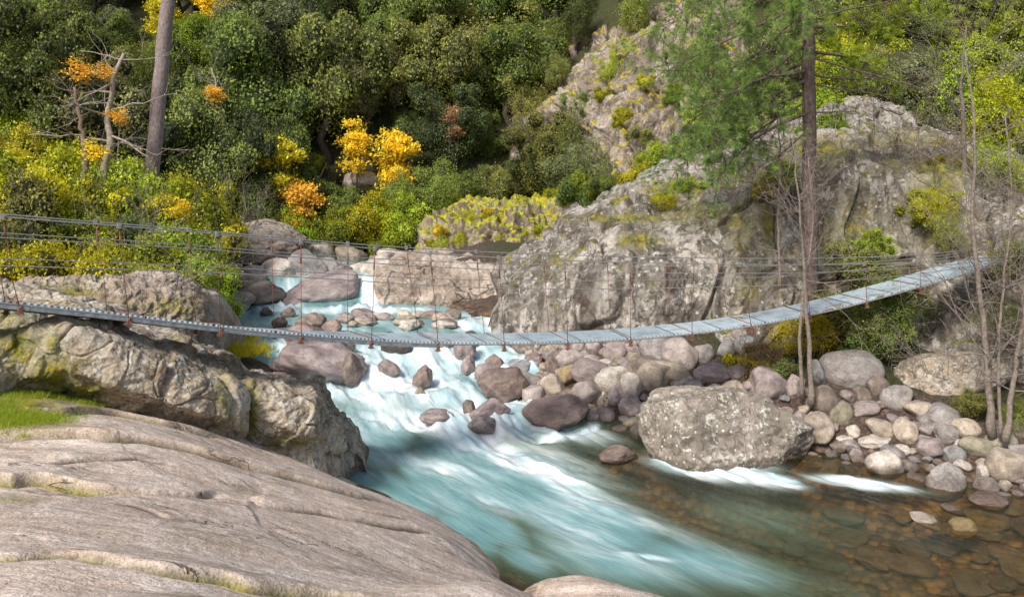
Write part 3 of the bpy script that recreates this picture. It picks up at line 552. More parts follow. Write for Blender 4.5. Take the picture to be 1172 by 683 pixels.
# ------------------------------------------------------------------ loose stones
def rock_proto(seed, sub, planes, rnd, amp, name='stone', fine=0.0, mat=None, shape=None):
    bm = bmesh.new(); bmesh.ops.create_icosphere(bm, subdivisions=sub, radius=1); bm.verts.ensure_lookup_table()
    D = np.array([v.co[:] for v in bm.verts]); F_ = np.array([[v.index for v in f.verts] for f in bm.faces]); bm.free()
    r = np.random.default_rng(seed); N = r.normal(size=(planes, 3)); N /= np.linalg.norm(N, axis=1)[:, None]; k = r.uniform(.62, .98, planes)
    c = np.maximum(D@N.T, 1e-3); inv = (c/k)**rnd; R = (1+inv.sum(1))**(-1/rnd)
    V = D*R[:, None]; V = V+D*(amp*fbm(V*1.6+seed, 4, seed)+fine*fbm(V*7+seed, 4, seed+3, ridge=True))[:, None]
    if shape is not None: V = shape(V)
    V = (V-(V.max(0)+V.min(0))/2)/((V.max(0)-V.min(0))/2)
    return mesh(name, V, F_, mat)
COB = [rock_proto(100+i, 4, 7+i % 6, 16+8*(i % 4), .15, mat=M['cobble']) for i in range(12)]
WETP = [rock_proto(200+i, 5, 12, 14, .18, mat=M['wetrock'], fine=.03) for i in range(5)]
ANG = [rock_proto(300+i, 5, 14, 26, .12, mat=M['cobble'], fine=.03) for i in range(5)]
TONE = {'pink': (.41, .355, .335), 'grey': (.34, .32, .31), 'tan': (.46, .395, .32), 'brown': (.26, .215, .185), 'pale': (.60, .55, .49), 'blue': (.31, .32, .325), 'red': (.29, .225, .20), 'dark': (.13, .11, .10), 'yellow': (.42, .33, .18), 'olive': (.29, .27, .20), 'mauve': (.37, .315, .31)}
ADJ = {'pink': 'pinkish', 'grey': 'grey', 'tan': 'tan', 'brown': 'brown', 'pale': 'pale cream', 'blue': 'blue-grey', 'red': 'reddish brown', 'dark': 'dark wet', 'yellow': 'ochre-yellow', 'olive': 'olive-grey', 'mauve': 'mauve-grey'}
STONES = []
def px_of(p): return CX+F*p[0]/p[1], Y0+F*(H-p[2])/p[1]
def stone(me, px, pyb, w, h, tone, Y=None, fn=None, rz=None, tilt=0, deep=.25, cat='cobble', name='cobble', label=None, group=None, dratio=.8, zone=None):
    if Y is None:
        Y = ray(px, pyb-h*.12, fn or (lambda a, b: np.maximum(ground(a, b), W(b)-.05)))
    ws, hs = w/F*Y, h/F*Y/(1-deep*.5); d = max(ws, hs)*dratio
    x, y, z = P(px, pyb, Y); y += d*.30
    o = bpy.data.objects.new(name, me); link(o)
    o.scale = (ws/2*1.04, d/2, hs/2*1.04); o.location = (x*y/Y, y, z+hs*.5*(1-deep*.4))
    o.rotation_euler = (random.uniform(-.15, .15), tilt if tilt else random.uniform(-.2, .2), rz if rz is not None else random.uniform(-.5, .5)+random.choice((0, pi)))
    c = np.array(TONE[tone])*random.uniform(.88, 1.15); o.color = (*c, 1)
    if label: tag(o, label, cat, group)
    else: STONES.append((o, px, pyb-h/2, w, tone, cat, name, group, zone))
    o['_r'] = max(ws, d)*.5
    return o
HERO = [(652, 424, 32, 22, 'pink'), (649, 443, 33, 20, 'yellow'), (676, 443, 45, 24, 'mauve'), (700, 454, 40, 28, 'pale'), (672, 468, 36, 28, 'pink'), (703, 416, 28, 22, 'pink'), (723, 459, 26, 27, 'pale'), (750, 452, 42, 32, 'tan'), (778, 428, 45, 34, 'pink'),
 (752, 415, 40, 32, 'grey'), (768, 440, 50, 20, 'tan'), (781, 445, 28, 12, 'pink'), (816, 440, 44, 20, 'mauve'), (664, 405, 22, 14, 'pink'), (680, 408, 20, 16, 'pink'), (723, 408, 18, 12, 'pink'), (627, 411, 20, 16, 'tan'), (631, 430, 15, 18, 'red'), (627, 438, 16, 10, 'brown'), (623, 448, 20, 10, 'brown'),
 (653, 462, 30, 14, 'brown'), (690, 469, 14, 12, 'tan'), (705, 466, 20, 20, 'mauve'), (723, 480, 28, 22, 'pink'), (678, 485, 16, 12, 'pink'), (723, 495, 22, 14, 'olive'), (731, 507, 22, 18, 'dark'),
 (880, 465, 48, 36, 'mauve'), (944, 476, 30, 28, 'brown'), (964, 490, 24, 26, 'olive'), (992, 481, 30, 18, 'mauve'), (976, 502, 16, 13, 'pale'), (966, 509, 22, 8, 'pale'), (910, 461, 22, 26, 'pink'), (936, 442, 16, 26, 'blue'), (987, 463, 22, 16, 'brown'), (929, 488, 18, 14, 'blue'), (945, 491, 20, 12, 'olive'), (853, 408, 26, 20, 'blue'),
 (1025, 474, 34, 28, 'grey'), (1054, 483, 40, 20, 'tan'), (1077, 496, 50, 26, 'grey'), (1009, 503, 36, 18, 'tan'), (1004, 516, 40, 12, 'pale'), (1037, 511, 28, 27, 'tan'), (1066, 530, 42, 24, 'mauve'), (1093, 533, 25, 19, 'blue'), (1106, 504, 34, 20, 'tan'), (1013, 548, 46, 26, 'pale'), (1118, 528, 40, 22, 'olive'), (1150, 556, 46, 34, 'tan'),
 (1126, 553, 15, 18, 'pale'), (1149, 566, 18, 14, 'pale'), (1030, 522, 22, 10, 'pale'), (1083, 510, 28, 20, 'grey'), (1130, 583, 42, 12, 'red'), (1059, 604, 34, 10, 'pale'), (1170, 540, 30, 26, 'grey'), (1145, 520, 34, 22, 'olive'), (1110, 402, 60, 26, 'grey'), (845, 435, 30, 16, 'pink'), (830, 412, 22, 18, 'blue'), (806, 418, 24, 20, 'grey'), (1005, 455, 26, 20, 'brown'),
 (730, 392, 18, 12, 'grey'), (690, 384, 20, 10, 'pink'), (662, 384, 22, 12, 'pale'), (712, 386, 22, 14, 'blue'), (1090, 590, 30, 8, 'red'), (1100, 612, 40, 8, 'yellow'), (1165, 505, 30, 20, 'brown'), (900, 478, 18, 10, 'brown')]
placed = []
for i, (px, pb, w, h, tn) in enumerate(HERO):
    o = stone(COB[(i*5) % 12], px, pb, w, h, tn, group='cobbles of the right bank', tilt=random.uniform(-.35, .35), deep=.35)
    placed.append((o.location.x, o.location.y, o['_r']))
bigc = stone(rock_proto(411, 6, 9, 9, .08, mat=M['cobble']), 973, 452, 74, 43, 'grey', Y=15.0, rz=.2, tilt=.1, name='boulder', cat='boulder', label='large smooth grey-and-tan boulder topping the cobbles, right of the twin-stemmed tree')
placed.append((bigc.location.x, bigc.location.y, .6))
stone(rock_proto(412, 6, 12, 10, .14, mat=M['boulder'], fine=.02), 1088, 458, 120, 46, 'olive', Y=14.7, rz=.1, name='boulder', cat='boulder', label='low earth-covered boulder behind the cobbles at the foot of the right slope')
# the big two-toned boulder standing in the shallows
def bb(V):
    V = V/np.abs(V).max(0); V = np.sign(V)*np.abs(V)**np.array([.95, .9, .72]); x = V[:, 0]
    V[:, 2] = np.where(V[:, 2] > 0, V[:, 2]*(1.0-.62*np.clip(x-.05, 0, 1)**.9-.30*np.clip(-x-.6, 0, 1)), V[:, 2]*.85); V[:, 2] += .05*fbm(V*2.2, 3, 9)-.10*np.exp(-((V[:, 2]+.05)/.10)**2)*0
    V[:, 1] += .12*np.sin(x*3); return V
me = rock_proto(433, 7, 12, 22, .12, mat=M['pale'], fine=.028, shape=bb)
y_ = 13.4; o = add('boulder', me, loc=(P(842, 480, y_)[0], y_+.75, .36)); o.scale = (1.52, 1.0, .80); o.rotation_euler = (0, .03, 0)
tag(o, 'broad white-lichened boulder standing in the shallows with foam at its foot', 'boulder'); placed.append((o.location.x, o.location.y, 1.3)); placed.append((o.location.x-.9, o.location.y, .8)); placed.append((o.location.x+.9, o.location.y, .8))
# fill the bank between the big stones
tries, fills = 0, 0
while fills < 222 and tries < 9000:
    tries += 1; y = random.uniform(12.2, 19.2); x = float(np.interp(y, RY, RX))+random.uniform(-.45, 2.6 if y > 14 else 2.2); r = random.choice((.10, .13, .17, .22, .28))*random.uniform(.8, 1.15)
    ppx, ppy = px_of((x, y, float(ground(x, y))))
    if ppx > 1220 or (1030 < ppx and ppy < 460) or (835 < ppx < 905 and ppy < 445): continue
    if any((x-a)**2+(y-b)**2 < ((r+c)*.62)**2 for a, b, c in placed): continue
    z = float(ground(x, y)); w = 2*r; me = random.choice(COB)
    o = bpy.data.objects.new('cobble', me); link(o); hh = r*random.uniform(.6, .95)
    o.scale = (r*random.uniform(.95, 1.35), r, hh); o.location = (x, y, z+hh*random.uniform(.1, .65)); o.rotation_euler = (random.uniform(-.4, .4), random.uniform(-.4, .4), random.uniform(0, 6.28))
    tn = random.choice(['pink', 'grey', 'tan', 'brown', 'pale', 'mauve', 'grey', 'grey', 'olive', 'tan', 'pink', 'blue', 'brown']); o.color = (*(np.array(TONE[tn])*random.uniform(.75, 1.15)), 1)
    placed.append((x, y, r)); fills += 1
    STONES.append((o, ppx, ppy, w*F/y, tn, 'cobble', 'cobble', 'cobbles of the right bank', None))
# rocks in the rapids and in the stream above
wf = water_fn
for i, (px, pb, w, h, tn, _) in enumerate(RIV): stone(WETP[i % 5], px, pb+3, w, h+4, tn, fn=wf, deep=.4, cat='rock', name='rock', group='wet rocks in the rapids', dratio=.75)
UP = [(372, 353, 84, 38, 'mauve', 25.2), (343, 353, 44, 22, 'mauve', 24.9), (299, 354, 54, 26, 'brown', 24.6), (263, 360, 52, 28, 'tan', 23.6), (325, 330, 60, 16, 'mauve', 26.8), (350, 324, 50, 16, 'pink', 27.5), (300, 322, 40, 16, 'pale', 27.2), (255, 330, 46, 26, 'pale', 25.5), (237, 345, 40, 26, 'tan', 24.5), (285, 335, 40, 20, 'tan', 25.8),
      (228, 322, 34, 22, 'mauve', 26.5), (262, 316, 34, 16, 'mauve', 27.2), (380, 318, 44, 14, 'mauve', 28), (405, 316, 30, 13, 'pale', 28.4), (400, 308, 20, 10, 'yellow', 30), (418, 314, 24, 12, 'tan', 29), (362, 312, 26, 14, 'tan', 29.6), (335, 312, 40, 12, 'pale', 29), (220, 365, 40, 22, 'tan', 22.5), (246, 376, 40, 18, 'tan', 21.8), (212, 340, 26, 18, 'grey', 24.8), (310, 312, 30, 10, 'grey', 30), (270, 345, 22, 12, 'pale', 25),
      (432, 322, 24, 16, 'tan', 27.6), (245, 306, 30, 14, 'grey', 28.5), (292, 308, 30, 10, 'mauve', 29.5)]
for i, (px, pb, w, h, tn, Y) in enumerate(UP): stone(ANG[i % 5], px, pb, w, h, tn, Y=Y, deep=.15, cat='boulder', name='boulder', group='boulders of the upper stream')
for i in range(34):
    y = random.uniform(27.3, 36); lo_, hi_ = float(np.interp(y, LY, LX)), float(np.interp(y, RY, RX)); x = random.uniform(lo_-1.5, hi_+.6); rr_ = random.uniform(.35, .8); o = bpy.data.objects.new('boulder', ANG[i % 5]); link(o)
    zz = max(float(ground(x, y)), float(W(y))-.1); o.scale = (rr_*1.3, rr_, rr_*.8); o.location = (x, y, zz+rr_*.2); o.rotation_euler = (random.uniform(-.3, .3), random.uniform(-.3, .3), random.uniform(0, 6)); tn = random.choice(['pale', 'tan', 'mauve', 'grey', 'pale']); o.color = (*TONE[tn], 1)
    a_, b_ = px_of((x, y, zz)); STONES.append((o, a_, b_, rr_*2*F/y, tn, 'boulder', 'boulder', 'boulders of the upper stream', None))
for i in range(26):                                  # stones lying under the clear shallows
    px = random.uniform(840, 1190); py = random.uniform(572, 672); y = ray(px, py, None, 5, 16); x = (px-CX)/F*y; rr_ = random.uniform(.13, .34); o = bpy.data.objects.new('stone', COB[i % 12]); link(o)
    o.scale = (rr_*1.3, rr_, rr_*.35); o.location = (x, y, min(float(ground(x, y))+.05, -.05-rr_*.35)); o.rotation_euler = (0, 0, random.uniform(0, 6)); tn = random.choice(['pale', 'tan', 'red', 'yellow', 'olive', 'pink']); o.color = (*np.array(TONE[tn])*1.2, 1)
    STONES.append((o, px, py, rr_*2*F/y, tn, 'stone', 'stone', 'stones under the clear shallows', None))
o = add('rock', rock_proto(451, 6, 9, 9, .10, mat=M['slab']), loc=(1.22, 8.95, -.10)); o.scale = (1.2, .65, .34); o.rotation_euler = (0, .08, -.35)
tag(o, 'low tongue of pinkish rock at the water edge, right of the broad slab', 'rock')
for i in range(30):
    px = random.uniform(392, 520); pb = random.uniform(364, 381)-abs(px-455)*.06; stone(COB[i % 12], px, pb, random.uniform(12, 26), random.uniform(7, 12), random.choice(['pink', 'tan', 'pale', 'mauve', 'red', 'brown', 'pale']), fn=wf, cat='stone', name='stone', group='stones of the gravel bar')
o = add('boulder', rock_proto(441, 6, 12, 14, .2, mat=M['far'], fine=.05), loc=P(262, 285, 28)); o.location.y = 29; o.scale = (2.5, 1.6, 1.05); o.rotation_euler = (0, .08, .2)
tag(o, 'big pale boulder at the stream bend below the bare twiggy brush', 'boulder')

# ------------------------------------------------------------------ foliage
def leaves_mesh(name, pts, nrm, size, shade, tip=None, core=None, asp=1.6, rng=None):
    rng = rng or RNG; n = len(pts); r = rng.normal(size=(n, 3)); a = np.cross(nrm, r); a /= np.linalg.norm(a, axis=1)[:, None]+1e-9; b = np.cross(nrm, a)
    L = size[:, None]*asp*.5; Wd = size[:, None]*.5
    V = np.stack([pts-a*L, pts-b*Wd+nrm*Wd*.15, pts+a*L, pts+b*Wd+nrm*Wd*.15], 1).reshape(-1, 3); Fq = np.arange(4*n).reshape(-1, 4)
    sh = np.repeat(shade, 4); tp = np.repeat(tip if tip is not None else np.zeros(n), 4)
    if core is not None:
        cv, cf = core; V = np.concatenate([V, cv]); ft = np.c_[cf, cf[:, 2]] if cf.shape[1] == 3 else cf
        me = bpy.data.meshes.new(name); 
        faces = [tuple(f) for f in Fq.tolist()]+[tuple(f) for f in (cf+4*n).tolist()]
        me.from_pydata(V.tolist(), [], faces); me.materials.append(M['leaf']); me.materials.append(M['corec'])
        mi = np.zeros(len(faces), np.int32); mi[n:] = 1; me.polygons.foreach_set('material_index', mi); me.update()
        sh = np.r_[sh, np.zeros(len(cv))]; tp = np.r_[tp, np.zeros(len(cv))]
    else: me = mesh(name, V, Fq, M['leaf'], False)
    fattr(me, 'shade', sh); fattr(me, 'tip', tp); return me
_bm = bmesh.new(); bmesh.ops.create_icosphere(_bm, subdivisions=3, radius=1); _bm.verts.ensure_lookup_table()
ICO = (np.array([v.co[:] for v in _bm.verts]), np.array([[v.index for v in f.verts] for f in _bm.faces])); _bm.free()
def crown(seed, n=9000, lobes=16, leaf=.13, tall=1.0, loose=.15, core=True, top=1.0):
    """crown of unit radius about the origin, z from 0 upward"""
    r = np.random.default_rng(seed); C = []; R = []
    for k in range(lobes):
        a = r.uniform(0, 2*pi); z = r.uniform(.12, 1.0); rad = r.uniform(.15, .80)*math.sqrt(max(.05, 1-(z-.35)**2*1.5))
        C.append((rad*math.cos(a)*1.08, rad*math.sin(a)*1.08, z*1.3*tall)); R.append(r.uniform(.13, .40)*(1.1-.35*z))
    for _ in range(7):
        a = r.uniform(0, 2*pi); C.append((.85*math.cos(a), .85*math.sin(a), r.uniform(.15, 1.25)*tall)); R.append(r.uniform(.10, .20))
    C.append((r.normal()*.1, r.normal()*.1, .5*tall)); R.append(.48); C = np.array(C); R = np.array(R)
    sub = []                                                   # secondary lumps riding on the lobes
    for c, q in zip(C, R):
        for _ in range(6):
            d = r.normal(size=3); d[2] = abs(d[2])*.9+.05*r.normal(); d /= np.linalg.norm(d); sub.append((c+d*q*.85, q*r.uniform(.28, .5)))
    C2 = np.array([s[0] for s in sub]); R2 = np.array([s[1] for s in sub]); CA = np.r_[C, C2]; RA = np.r_[R, R2]
    w = RA**2; k = r.choice(len(CA), n, p=w/w.sum()); d = r.normal(size=(n, 3)); d[:, 2] += .15; d /= np.linalg.norm(d, axis=1)[:, None]
    rr = 1+np.abs(r.normal(size=n))**1.6*loose*.75-.10; pts = CA[k]+d*(RA[k]*rr)[:, None]
    dd = np.linalg.norm(pts[:, None]-CA[None], axis=-1)/RA[None]; keep = dd.min(1) > .72
    pts, d, k = pts[keep], d[keep], k[keep]
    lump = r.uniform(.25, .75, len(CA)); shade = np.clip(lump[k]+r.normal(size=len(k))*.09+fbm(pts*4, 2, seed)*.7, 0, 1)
    nr = d+r.normal(size=d.shape)*.55; nr /= np.linalg.norm(nr, axis=1)[:, None]
    size = leaf*r.uniform(.5, 1.3, len(k))*.36
    cr_ = None
    if core:
        vs, fs = [], []
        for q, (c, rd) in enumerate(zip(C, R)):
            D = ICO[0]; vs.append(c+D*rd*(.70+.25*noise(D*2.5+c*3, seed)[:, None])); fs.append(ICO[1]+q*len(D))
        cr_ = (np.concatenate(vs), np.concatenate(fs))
    tip = (r.random(len(k)) < .015).astype(float)
    return leaves_mesh('crown', pts, nr, size, shade, tip, cr_, rng=r)
CR = [crown(10+i, 30000, 14+2*i % 7, .068, tall=[.9, 1.05, 1.2, .8, 1.1, 1.0, .85][i]) for i in range(7)]
CRO = [crown(40+i, 15000, 12, .085, tall=[1.1, .9, 1.3][i], loose=.5, core=False) for i in range(3)]     # airy crowns
SH = [crown(60+i, 17000, 12, .085, tall=[.75, .6, .85, .7][i], loose=.35) for i in range(4)]                # shrubs
def trunk_mesh(seed, n=4):
    r = np.random.default_rng(seed); mb = MB(); p = [(0, 0, -.4)]
    for k in range(1, 7): p.append((p[-1][0]+r.normal()*.05, p[-1][1]+r.normal()*.05, k*.17-.1))
    mb.tube(p, np.linspace(.07, .03, 7), 7)
    for k in range(n):
        b = np.array(p[2+k % 4]); a = r.uniform(0, 6.28); q = b+np.array([math.cos(a), math.sin(a), .9])*.35; mb.tube([b, (b+q)/2+r.normal(size=3)*.03, q, q+np.array([math.cos(a)*.2, math.sin(a)*.2, .3])], [.03, .022, .014, .006], 5)
    return mb.build('trunk', M['bark'])
TR = [trunk_mesh(i, 5) for i in range(3)]
LC = {'dark': (.10, .135, .045), 'olive': (.25, .27, .08), 'mid': (.20, .26, .06), 'bright': (.33, .41, .035), 'lime': (.50, .48, .02), 'grey': (.29, .305, .15), 'yellow': (.88, .64, .04), 'orange': (.78, .46, .06), 'rust': (.40, .24, .14), 'pinegreen': (.21, .31, .085), 'golden': (.62, .54, .03)}
LN = {'dark': 'dark green', 'olive': 'olive green', 'mid': 'mid green', 'bright': 'bright green', 'lime': 'yellow-green', 'grey': 'grey-green', 'yellow': 'golden yellow', 'orange': 'orange', 'rust': 'rusty brown', 'pinegreen': 'blue-green', 'golden': 'golden green'}
TREES = []
def spray(seed, n=420):
    r_ = np.random.default_rng(seed); c_ = r_.normal(size=(7, 3))*np.array([.6, .6, .28]); k = r_.integers(0, 7, n); p_ = c_[k]+r_.normal(size=(n, 3))*np.array([.22, .22, .10])
    nr = r_.normal(size=(n, 3))*.5+np.array([0, 0, 1]); nr /= np.linalg.norm(nr, axis=1)[:, None]
    return leaves_mesh('foliage', p_, nr, .11*r_.uniform(.5, 1.3, n), np.clip(r_.normal(.5, .2, n), 0, 1), rng=r_)
SPR = [spray(k) for k in range(4)]
def autumn(seed, n=5200):
    r_ = np.random.default_rng(seed); m_ = 34; c_ = r_.normal(size=(m_, 3)); c_ /= np.linalg.norm(c_, axis=1)[:, None]; c_ *= r_.uniform(.25, .95, m_)[:, None]; c_ *= np.array([.8, .8, 1.05]); c_[:, 2] += .6
    k = r_.integers(0, m_, n); p_ = c_[k]+r_.normal(size=(n, 3))*np.array([.17, .17, .09])*r_.uniform(.6, 1.3, m_)[k][:, None]
    nr = r_.normal(size=(n, 3))*.7+np.array([0, -.3, 1]); nr /= np.linalg.norm(nr, axis=1)[:, None]
    return leaves_mesh('crown', p_, nr, .075*r_.uniform(.5, 1.3, n), np.clip(r_.uniform(.2, .8, m_)[k]+r_.normal(size=n)*.15, 0, 1), rng=r_)
AM = [autumn(k+70) for k in range(4)]; AMS = [autumn(k+80, 1100) for k in range(4)]
for _m in AMS: _m.name = 'foliage'
def tree(px, Y, rad, tone, mesh_=None, zb=None, hs=1.0, base=None, kind='tree', label=None, trunk=True, group=None, lift=.55):
    x = (px-CX)/F*Y; z = float(ground(x, Y)) if zb is None else zb
    o = empty(kind, (x, Y, z), random.uniform(0, 6.28))
    me = mesh_ or random.choice(CR); c = add('crown' if kind == 'tree' else 'foliage', me, o, (0, 0, rad*lift)); c.scale = (rad*random.uniform(.85, 1.2), rad*random.uniform(.85, 1.1), rad*hs)
    c.rotation_euler = (random.uniform(-.22, .22), random.uniform(-.22, .22), 0)
    k = np.array(LC[tone])*random.uniform(.75, 1.25); k[0] *= random.uniform(.9, 1.15); c.color = (*k, 1)
    if trunk: t = add('trunk' if kind == 'tree' else 'stem', random.choice(TR), o); t.scale = (rad*1.1, rad*1.1, rad*(1.0+lift)); 
    _, ty = px_of((x, Y, z+rad*.9))
    if label: tag(o, label, kind, group)
    else: TREES.append((o, px, ty, rad, tone, kind, group))
    return o
# hillside forest, row by row up the slope
AUT = [(452, 182, 236, 1.35, 'yellow', 'brilliant golden-yellow maple glowing at the foot of the slope'), (407, 160, 225, 1.15, 'yellow', 'smaller yellow maple just left of the brilliant golden one'), (320, 190, 245, 1.25, 'golden', 'greenish-gold sapling between the dead snag and the maples'), (345, 225, 262, 1.1, 'orange', 'low orange-leaved shrub at the stream bend behind the cables'),
      (245, 108, 235, .55, 'orange', 'small orange tuft of leaves on the thin snag'), (245, 5, 60, 1.3, 'yellow', 'yellow crown at the very top right of the leaning trunk'), (185, 12, 60, 1.1, 'golden', 'golden crown at the very top behind the leaning trunk'), (290, 180, 240, .5, 'orange', 'tiny orange sapling left of the greenish-gold one'),
      (520, 140, 200, .8, 'rust', 'rusty brown withered tree among the olive evergreens')]
AUT = [(a, b, min(ray(a, c_, None, 28), 52)-.8, r_, t_, l_) for a, b, c_, r_, t_, l_ in AUT]
AUT = [(a, b, (31.3 if a < 360 and 100 < b < 240 else y_), r_, t_, l_) for a, b, y_, r_, t_, l_ in AUT]
def blocks(px, Y, rad, z):
    for a, b, hy, hr, t_, l_ in AUT:
        if t_ != 'rust' and Y < hy+1.2 and abs(px-a) < F*(rad/Y+hr*.7/hy) and px_of((0, Y, z+rad*2.0))[1] < b+F*hr*.6/hy: return True
    return False
for row, Y in enumerate(np.arange(33.5, 58, 2.35)):
    step = 4.3*random.uniform(.95, 1.1)
    x = -.70*Y-2+random.uniform(0, 3)
    while x < .70*Y+2:
        xx = x+random.uniform(-.8, .8); yy = Y+random.uniform(-.9, .9); yh = 33.0-8.5*float(sm((xx+1)/9)); px = CX+F*xx/yy
        z = float(ground(xx, yy)); ty = px_of((xx, yy, z+2))[1]
        x += step*random.uniform(.75, 1.15)
        if yy < yh-.5 or ty < -70 or ty > 330: continue
        by = px_of((xx, yy, z))[1]
        if 590 < px < 850 and float(np.interp(px, [590, 650, 730, 790], [105, 40, 25, -5])) < by < 232: continue
        q = random.random()
        if px < 260: tn = random.choices(['mid', 'olive', 'bright', 'grey', 'dark'], [3, 2, 3, 1, 1])[0]
        elif px < 400: tn = random.choices(['mid', 'olive', 'bright', 'grey', 'dark'], [2, 3, .8, 1.5, 3])[0]
        elif px < 800: tn = random.choices(['mid', 'olive', 'bright', 'grey', 'dark'], [3, 4, .8, 2.5, 1.8])[0]
        else: tn = random.choices(['mid', 'olive', 'bright', 'lime', 'dark', 'pinegreen'], [2, 1.5, 4, 1.5, 1, 2])[0]
        rad = random.uniform(1.9, 3.1)*(1+.01*(yy-35))
        if blocks(px, yy, rad, z):
            rad *= .55
            if blocks(px, yy, rad, z): rad = .75
        tree(px, yy, rad, tn, group='trees of the wooded slope', mesh_=random.choice(CR) if random.random() < .72 else random.choice(CRO), hs=random.uniform(.9, 1.35))
for i in range(215):
    px = random.uniform(-60, 1230); py = random.uniform(-10, 265); Y = ray(px, py, None, 24)
    x = (px-CX)/F*Y; yh = 33.0-8.5*float(sm((x+1)/9))
    if Y < yh+.2 or Y > 54 or (590 < px < 850 and float(np.interp(px, [590, 650, 730, 790], [105, 40, 25, -5]))-12 < py < 232): continue
    rad = random.uniform(.6, 1.4)
    tree(px, Y, rad, random.choice(['mid', 'olive', 'bright', 'grey', 'olive', 'mid']), mesh_=random.choice(SH), kind='shrub', group='undergrowth shrubs of the wooded slope', lift=.1, hs=1.2)
# autumn trees
for (px, pyc, Y, r, tn, lab) in AUT:
    x = (px-CX)/F*Y; z = H-(pyc-Y0)/F*Y-r*.8; o = empty('tree', (x, Y, z)); c = add('crown', AM[int(px) % 4], o, (0, 0, 0)); c.scale = (r*.85, r*.8, r*1.05); c.color = (*LC[tn], 1)
    g = float(ground(x, Y)); hgt = max(.5, z-g)+r*.6; t = add('trunk', TR[0], o, (0, 0, -(z-g)-.1)); t.scale = (r*.7, r*.7, hgt); tag(o, lab, 'tree')
# left bank thicket
for i in range(62):
    px = random.uniform(-70, 235); Y = random.uniform(17.5, 28)
    x = (px-CX)/F*Y
    if x > float(np.interp(Y, LY, LX))-1.0: continue
    tn = random.choices(['bright', 'lime', 'mid', 'olive', 'golden'], [5, 4, 2, 1, .6])[0]
    tree(px, Y, random.uniform(.8, 1.35)*(1+.06*(Y-17)), tn, mesh_=random.choice(SH), kind='shrub', group='shrubs of the left bank thicket', lift=.1, hs=random.uniform(1.0, 1.5))
for (px, Y, r, tn) in [(40, 29, 2.6, 'olive'), (110, 30, 2.4, 'grey'), (10, 31, 2.8, 'mid'), (230, 31, 2.3, 'olive'), (160, 30.5, 2.2, 'dark'), (275, 32, 2.4, 'dark'), (330, 32.5, 2.2, 'mid'), (-40, 28, 2.6, 'mid')]:
    tree(px, Y, r, tn, group='trees of the wooded slope', hs=1.3)
# low growth along the foot of the slope and around the crag
for (px, py, Y, r, tn) in [(300, 262, 31.5, 1.1, 'mid'), (603, 125, 40, 1.3, 'olive'), (602, 160, 38, 1.3, 'grey'), (606, 95, 42, 1.1, 'mid'), (610, 195, 36, 1.3, 'olive'), (604, 70, 44, 1.1, 'olive'), (630, 50, 46, 1.2, 'mid'), (660, 28, 48, 1.3, 'dark'), (600, 30, 50, 1.6, 'olive'), (630, 10, 50, 1.6, 'mid'), (505, 265, 29, .3, 'golden'), (530, 256, 29.6, .35, 'lime'), (575, 250, 30, .35, 'golden'), (575, 275, 28.8, .28, 'lime'), (615, 262, 29, .3, 'lime'), (640, 275, 28, .35, 'bright'), (555, 245, 30, .3, 'golden'), (495, 278, 29.5, .3, 'lime'), (660, 285, 27.5, .4, 'golden'), (560, 262, 29.5, .45, 'lime'), (525, 275, 29, .35, 'lime'), (600, 272, 29, .4, 'golden'), (625, 280, 28, .45, 'lime'), (590, 292, 28.2, .35, 'bright'), (505, 285, 29, .3, 'bright'), (545, 292, 28.2, .3, 'golden'), (650, 262, 28.5, .5, 'bright'), (340, 270, 31.5, 1.2, 'bright'), (380, 268, 31.5, 1.3, 'bright'), (420, 262, 31.8, 1.4, 'lime'), (455, 262, 32, 1.4, 'bright'), (480, 240, 33, 1.3, 'mid'), (440, 290, 30.5, .7, 'bright'), (325, 292, 30.5, .6, 'mid'), (540, 250, 31.5, .5, 'lime'), (590, 248, 31.6, .6, 'bright'), (620, 245, 31.7, .6, 'golden'), (640, 228, 33, 1.0, 'lime'), (665, 222, 33, 1.1, 'bright'),
      (700, 215, 33, 1.1, 'mid'), (735, 205, 32, 1.2, 'lime'), (680, 190, 36, 1.4, 'grey'), (650, 165, 38, 1.6, 'olive'), (620, 190, 36, 1.6, 'dark'), (655, 200, 35, 1.5, 'grey'), (760, 180, 33, 1.2, 'bright'), (740, 160, 37, 1.0, 'olive'), (790, 170, 31, 1.3, 'pinegreen'), (700, 85, 46, .8, 'bright'), (640, 90, 46, .9, 'olive'), (730, 20, 51, 1.3, 'mid'), (715, 60, 47, .7, 'bright'), (690, 110, 43, .5, 'lime'), (770, 110, 42, .8, 'bright'), (660, 120, 43, .9, 'mid'), (715, 135, 41, .7, 'lime'), (780, 70, 44, .9, 'mid'), (740, 95, 43, .5, 'golden'),
      (620, 60, 50, 1.5, 'olive'), (805, 140, 32, 1.3, 'bright'), (845, 120, 31, 1.7, 'bright'), (880, 100, 31, 1.6, 'mid'), (815, 95, 34, 1.6, 'pinegreen'), (850, 60, 36, 2.0, 'bright'), (960, 85, 30, 1.5, 'lime'), (1010, 75, 31, 1.6, 'bright'), (1060, 95, 29, 1.5, 'mid'), (1110, 120, 27, 1.5, 'bright'), (1150, 130, 25, 1.4, 'lime'), (1095, 60, 32, 2.0, 'dark'), (1160, 60, 30, 2.0, 'bright'), (960, 40, 34, 2.0, 'bright'), (1030, 30, 35, 2.2, 'mid')]:
    Y = min(Y, ray(px, py+8, None, 24)-1.0) if 600 < px < 830 else Y
    if 600 < px < 830: Y = ray(px, py+8, None, 24)-1.6; r *= Y/40
    x, y, z = P(px, py, Y); tree(px, Y, r, tn, mesh_=random.choice(SH+CRO), zb=z-r*.6, kind='shrub', group='shrubs on the rocks and slope foot', lift=.0, hs=1.2, trunk=True)
